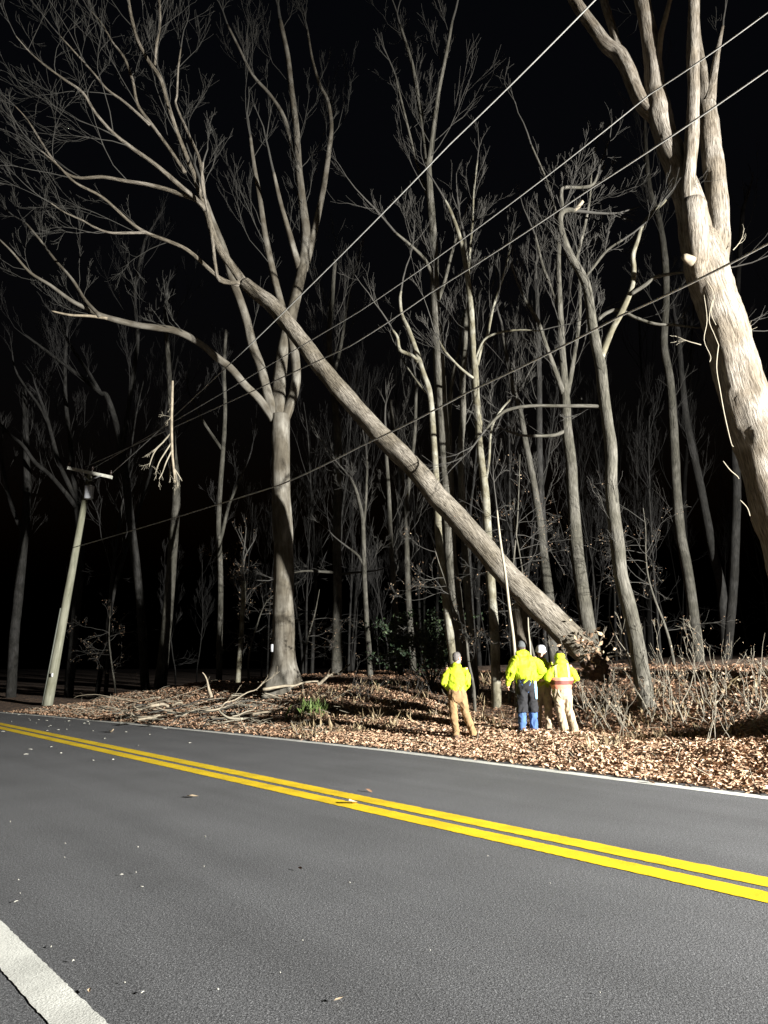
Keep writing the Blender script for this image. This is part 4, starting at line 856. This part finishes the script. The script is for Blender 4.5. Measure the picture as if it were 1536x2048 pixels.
def worker(label, x, y, yaw, J, kit, scale=1.0, seed=0):
    """J: joints in metres, facing +y, x to the right"""
    root = empty('person', (x, y, gz(x, y) + .015), label, 'person', 'road crew standing on the verge', yaw); root.scale = (scale,) * 3
    V = Vector; hip, chest, neck, head = V(J['hip']), V(J['chest']), V(J['neck']), V(J['head'])
    b = MB()
    # bare body: torso, neck, head with face, limbs, hands
    cap_tube(b, [hip + V((0, 0, -.06)), hip + V((0, 0, .06)), (hip + chest) / 2, chest, neck + V((0, 0, -.10))], [.15, .145, .13, .15, .09], [(1.05, .72)] * 5)
    cap_tube(b, [neck + V((0, 0, -.08)), neck + V((0, 0, .02)), head + V((0, -.01, -.06))], [.062, .056, .056])
    HR = Matrix.Rotation(J.get('head_yaw', 0), 3, 'Z') @ Matrix.Rotation(J.get('head_tilt', 0), 3, 'X')
    h = lambda *q: head + HR @ V(q)
    b.ball(h(0, -.012, .03), .074, .092, .092, 20, HR); b.ball(h(0, .025, -.045), .056, .066, .068, 16, HR)       # skull, jaw
    b.ball(h(0, .098, -.012), .014, .022, .026, 10, HR); b.ball(h(0, .088, .022), .05, .014, .012, 10, HR)          # nose, brow
    b.ball(h(0, .088, -.055), .026, .012, .010, 10, HR); b.ball(h(0, .078, -.088), .024, .018, .018, 10, HR)        # mouth, chin
    for sx in (-1, 1): b.ball(h(sx * .077, -.008, -.005), .012, .022, .034, 10, HR)                                # ears
    for sx, k in ((-1, 'L'), (1, 'R')):
        sh, el, wr = V(J['sh' + k]), V(J['el' + k]), V(J['wr' + k]); kn, an = V(J['kn' + k]), V(J['an' + k])
        cap_tube(b, [chest + V((sx * .06, 0, .06)), sh, el, wr], [.07, .06, .043, .03]); hp = hip + V((sx * .095, 0, -.02))
        cap_tube(b, [hp, hp.lerp(kn, .5), kn, kn.lerp(an, .4), an], [.092, .082, .058, .056, .040])
        cap_tube(b, [an + V((0, -.03, -.03)), an + V((0, .06, -.045)), an + V((0, .16, -.055))], [.04, .038, .032])
        # hand: palm, four curled fingers, thumb
        fd = (wr - el).normalized(); side = V((-sx, .25, 0)); side = (side - fd * side.dot(fd)).normalized(); pn = fd.cross(side)
        cap_tube(b, [wr, wr + fd * .05, wr + fd * .085], [.028, .036, .034], [(1, .6)] * 3)
        for q, (o, L) in enumerate(((-.028, .070), (-.010, .078), (.009, .074), (.026, .058))):
            a0 = wr + fd * .085 + pn * o; a1 = a0 + fd * L * .45; a2 = a1 + (fd + side * .7).normalized() * L * .33; a3 = a2 + (fd * .4 + side).normalized() * L * .28
            cap_tube(b, [a0, a1, a2, a3], [.0095, .009, .0085, .0075], n=8)
        t0 = wr + fd * .035 - pn * .03; cap_tube(b, [t0, t0 - pn * .02 + fd * .028, t0 - pn * .02 + fd * .055 + side * .012], [.012, .011, .009], n=8)
    body = fuse(b, 'body', M['skin'], root, .0065, 2)
    e = MB()
    for sx in (-1, 1): e.ball(h(sx * .030, .083, .008), .010, .009, .007, 8, HR)
    e.build('eyes', M['eye'], root)
    # trousers
    t = MB(); W = kit.get('leg', 1.0)
    cap_tube(t, [hip + V((0, -.01, -.10)), hip + V((0, -.005, .0)), hip + V((0, 0, .13))], [.175, .178, .165], [(1.03, .78)] * 3, 20)
    for sx, k in ((-1, 'L'), (1, 'R')):
        kn, an = V(J['kn' + k]), V(J['an' + k]); hp = hip + V((sx * .088, -.005, -.05))
        mid_ = hp.lerp(kn, .5); cap_tube(t, [hp, mid_, kn, kn.lerp(an, .5), an + V((0, 0, .03)), an + V((0, 0, -.035))], [.105 * W, .100 * W, .080 * W, .078 * W, .075 * W, .078 * W], n=18)
    tr = fuse(t, 'trousers', kit['trousers'], root, .011, 4, .013, 9, seed)
    if kit.get('chaps'):
        t = MB()
        cap_tube(t, [hip + V((0, -.01, -.08)), hip + V((0, -.005, .02)), hip + V((0, 0, .12))], [.186, .188, .176], [(1.03, .8)] * 3, 20)
        for sx, k in ((-1, 'L'), (1, 'R')):
            kn, an = V(J['kn' + k]), V(J['an' + k]); hp = hip + V((sx * .088, -.005, -.05)); low = kn.lerp(an, .38)
            t.tube([hp, hp.lerp(kn, .5), kn, low], [.118, .117, .108, .116], 18)
        fuse(t, 'chaps', M['black'], root, .012, 2, .014, 8, seed + 3)
        t = MB(); q = hip + V((.155, -.10, -.12)); cap_tube(t, [q + V((0, 0, .12)), q, q + V((.012, 0, -.22))], [.02, .035, .02], [(1, .5)] * 3, 10); t.build('pocket_rag', M['towel'], root)
    # boots
    for sx, k in ((-1, 'L'), (1, 'R')):
        an = V(J['an' + k]); t = MB()
        cap_tube(t, [an + V((0, 0, .06)), an + V((0, -.005, -.03))], [.056, .054]); cap_tube(t, [an + V((0, -.045, -.045)), an + V((0, .05, -.045)), an + V((0, .15, -.055))], [.048, .052, .044], [(1, .85)] * 3)
        t.box(an + V((0, .055, -.088)), .094, .28, .024); fuse(t, 'boot', M['boot'], root, .01, 2)
    # jacket
    t = MB(); B = kit.get('bulk', 1.0); hem = hip + V((0, 0, kit.get('hem', .04)))
    cap_tube(t, [hem, hem + V((0, 0, .05)), (hem + chest) / 2, chest + V((0, 0, -.02)), chest + V((0, 0, .10)), neck + V((0, 0, -.035))], [.178 * B, .192 * B, .198 * B, .200 * B, .165 * B, .10], [(1.04, .76), (1.08, .80), (1.08, .80), (1.12, .76), (1.12, .72), (1.1, .95)], 22)
    for sx, k in ((-1, 'L'), (1, 'R')):
        sh, el, wr = V(J['sh' + k]), V(J['el' + k]), V(J['wr' + k])
        cap_tube(t, [chest + V((sx * .09, 0, .035)), sh + V((-sx * .015, 0, -.035)), sh.lerp(el, .5), el, el.lerp(wr, .5), wr - (wr - el).normalized() * .01], [.095, .086 * B, .080 * B, .072 * B, .066 * B, .055], n=18)
    if kit.get('hood') == 'down':
        t.ball(neck + V((0, -.085, .0)), .135, .07, .075, 16, nz=.2); t.ball(neck + V((0, -.01, .03)), .10, .10, .05, 16)
    elif kit.get('hood') == 'up':
        t.ball(head + V((0, -.03, -.02)), .108, .118, .115, 18, HR, nz=.12); t.ball(neck + V((0, -.06, .02)), .125, .09, .08, 16)
        t.ball(neck + V((.09, -.03, .0)), .07, .07, .06, 12)
    else: t.ball(neck + V((0, -.005, -.01)), .088, .088, .045, 16)
    jk = fuse(t, 'jacket', kit['jacket'], root, .0115, 3, kit.get('fold', .016), 7.5, seed + 7)
    if kit.get('bands'):
        def ring(name, z0, z1, mat, g, c=(0, 0)):
            m = MB(); n = 40; zz = (z0, (z0 + z1) / 2, z1)
            sp = [V((hip.x + c[0], hip.y + c[1], z)) for z in zz]; m.tube(sp, [.198 * B * g] * 3, n, rx=[(1.10, .84)] * 3, cap=False)
            o = m.build(name, mat, jk); md = o.modifiers.new('shrink', 'SHRINKWRAP'); md.target = jk; md.offset = .006; md.wrap_method = 'NEAREST_SURFACEPOINT'
        z = hem.z
        for (nm, z0, z1, mt) in (('upper_band', z + .17, z + .235, M['pinkband']), ('belt', z + .09, z + .168, M['darkband']), ('lower_band', z - .03, z + .088, M['pinkband'])): ring(nm, z0, z1, mt, 1.12)
        for sx in (-1, 1):
            m = MB(); x0 = sx * .135
            bx = MB(); 
            for i in range(12):
                zt = z + .235 + i * .026; bx.v += [V((x0 - .022, -.35, zt)), V((x0 + .022, -.35, zt))]; bx.bk += [(0, 0, 0)] * 2
            for i in range(11): bx.f.append((2 * i, 2 * i + 1, 2 * i + 3, 2 * i + 2)); bx.mi.append(0)
            o = bx.build('shoulder_stripe', M['silver'], jk); md = o.modifiers.new('shrink', 'SHRINKWRAP'); md.target = jk; md.offset = .006; md.wrap_method = 'PROJECT'; md.use_project_y = True; md.use_project_x = False; md.use_project_z = False; md.use_positive_direction = True; md.use_negative_direction = False
    # headwear / hair
    hd = kit.get('head')
    if hd in ('hair_grey', 'hair_dark'):
        t = MB(); t.ball(h(0, -.022, .040), .081, .094, .090, 22, HR, nz=.08); t.ball(h(0, -.05, -.02), .072, .055, .06, 16, HR)
        fuse(t, 'hair', M[hd], root, .008, 2, .003, 40, seed)
        if hd == 'hair_grey':
            t = MB(); t.ball(h(0, .045, -.080), .052, .050, .035, 14, HR); t.build('beard', M[hd], root)
    elif hd == 'beanie':
        t = MB(); t.ball(h(0, -.018, .055), .088, .102, .095, 22, HR); t.tube([h(0, -.014, -.0), h(0, -.014, .05)], [.092, .094], 24, rx=[(1, 1.08)] * 2); fuse(t, 'beanie', M['beanie'], root, .008, 2, .003, 50, seed)
        t = MB(); t.ball(h(0, -.05, -.02), .070, .05, .06, 14, HR); t.build('hair', M['hair_dark'], root)
    elif hd == 'hardhat':
        t = MB(); n = 26; prof = [(.128, .030), (.124, .036), (.112, .045), (.112, .075), (.105, .11), (.088, .14), (.06, .16), (.025, .168), (.001, .169)]
        for i, (r, z) in enumerate(prof):
            for j in range(n):
                a = 2 * math.pi * j / n; k = 1 + (.25 * max(0, math.sin(a)) ** 2 if i < 2 else 0)
                t.v.append(h(r * math.cos(a) * .95, r * math.sin(a) * 1.08 * k - .008, z)); t.bk.append((0, 0, 0))
        for i in range(len(prof) - 1):
            for j in range(n): t.f.append((i * n + j, i * n + (j + 1) % n, (i + 1) * n + (j + 1) % n, (i + 1) * n + j)); t.mi.append(0)
        hh = t.build('hard_hat', M['hat_white'], root); hh.modifiers.new('thick', 'SOLIDIFY').thickness = .004
        t = MB(); t.ball(h(0, -.035, .0), .078, .075, .08, 16, HR); t.build('hair', M['hair_dark'], root)
        t = MB(); t.ball(h(0, .055, -.072), .050, .042, .040, 14, HR, nz=.15); t.build('beard', M['hair_dark'], root)
    return root
base = dict(hip=(0, 0, .95), chest=(0, .01, 1.30), neck=(0, .01, 1.50), head=(0, .03, 1.64),
            shL=(-.195, 0, 1.42), shR=(.195, 0, 1.42), elL=(-.27, -.02, 1.13), elR=(.27, -.02, 1.13), wrL=(-.24, .18, .98), wrR=(.24, .18, .98),
            knL=(-.11, .03, .50), knR=(.11, .03, .50), anL=(-.12, 0, .095), anR=(.12, 0, .095))
def W(u, y): return at_px(u, y), y
J1 = dict(base, hip=(.0, 0, .93), chest=(-.01, .02, 1.27), neck=(.0, .02, 1.46), head=(.02, .04, 1.60), shL=(-.185, .01, 1.38), shR=(.185, .01, 1.38), elL=(-.265, -.05, 1.10), elR=(.225, -.02, 1.09), wrL=(-.15, .16, .98), wrR=(.15, .18, .98),
          knL=(-.075, .02, .50), knR=(.17, .05, .50), anL=(-.03, -.02, .095), anR=(.31, -.04, .095), head_yaw=R(-48), head_tilt=R(-6))
x, y = W(913, 16.3)
worker('grey haired worker in yellow sweatshirt and brown trousers standing apart, back turned', x, y, R(-4), J1, dict(trousers=M['tan'], jacket=M['jacket'], head='hair_grey', hem=-.02, bulk=.93, fold=.014, leg=.92), 1.0, 1)
J2 = dict(base, hip=(.0, 0, .98), chest=(-.02, .06, 1.33), neck=(-.04, .12, 1.53), head=(-.04, .2, 1.66), shL=(-.215, .03, 1.44), shR=(.20, .05, 1.44), elL=(-.33, -.02, 1.17), elR=(.34, .02, 1.20), wrL=(-.36, .06, .94), wrR=(.24, .22, 1.04),
          knL=(-.10, .05, .52), knR=(.12, .05, .52), anL=(-.115, 0, .095), anR=(.125, .0, .095), head_tilt=R(-14))
x, y = W(1052, 16.2)
worker('worker with charcoal beanie, hooded yellow jacket and black chaps over blue jeans', x, y, R(5), J2, dict(trousers=M['jeans'], jacket=M['jacket'], head='beanie', hood='down', chaps=True, hem=.04, bulk=1.12, fold=.026, leg=1.0), 1.0, 2)
J3 = dict(base, head_tilt=R(-12), wrL=(-.10, .25, 1.10), wrR=(.10, .25, 1.10), elL=(-.26, .02, 1.14), elR=(.26, .02, 1.14), head=(0, .05, 1.65))
x, y = W(1083, 16.82)
worker('worker in white hard hat facing the camera, half hidden in shade between two others', x, y, R(172), J3, dict(trousers=M['khaki'], jacket=M['jacket_shaded'], head='hardhat', hem=.02), 1.0, 3)
J4 = dict(base, hip=(.0, 0, .93), chest=(-.01, .03, 1.27), neck=(.0, .06, 1.45), head=(.01, .12, 1.57), shL=(-.19, .02, 1.37), shR=(.19, .02, 1.37), elL=(-.29, .0, 1.12), elR=(.31, .0, 1.13), wrL=(-.17, .20, 1.05), wrR=(.17, .20, 1.05),
          knL=(-.05, .03, .50), knR=(.14, .06, .50), anL=(.0, -.06, .095), anR=(.26, .12, .095), head_tilt=R(-18))
x, y = W(1122, 16.35)
worker('rightmost worker, khaki trousers, yellow jacket with pink and dark bands', x, y, R(3), J4, dict(trousers=M['khaki'], jacket=M['jacket'], head='hair_dark', hood='up', bands=True, hem=-.01, bulk=.98, fold=.012, leg=1.02), 1.0, 4)
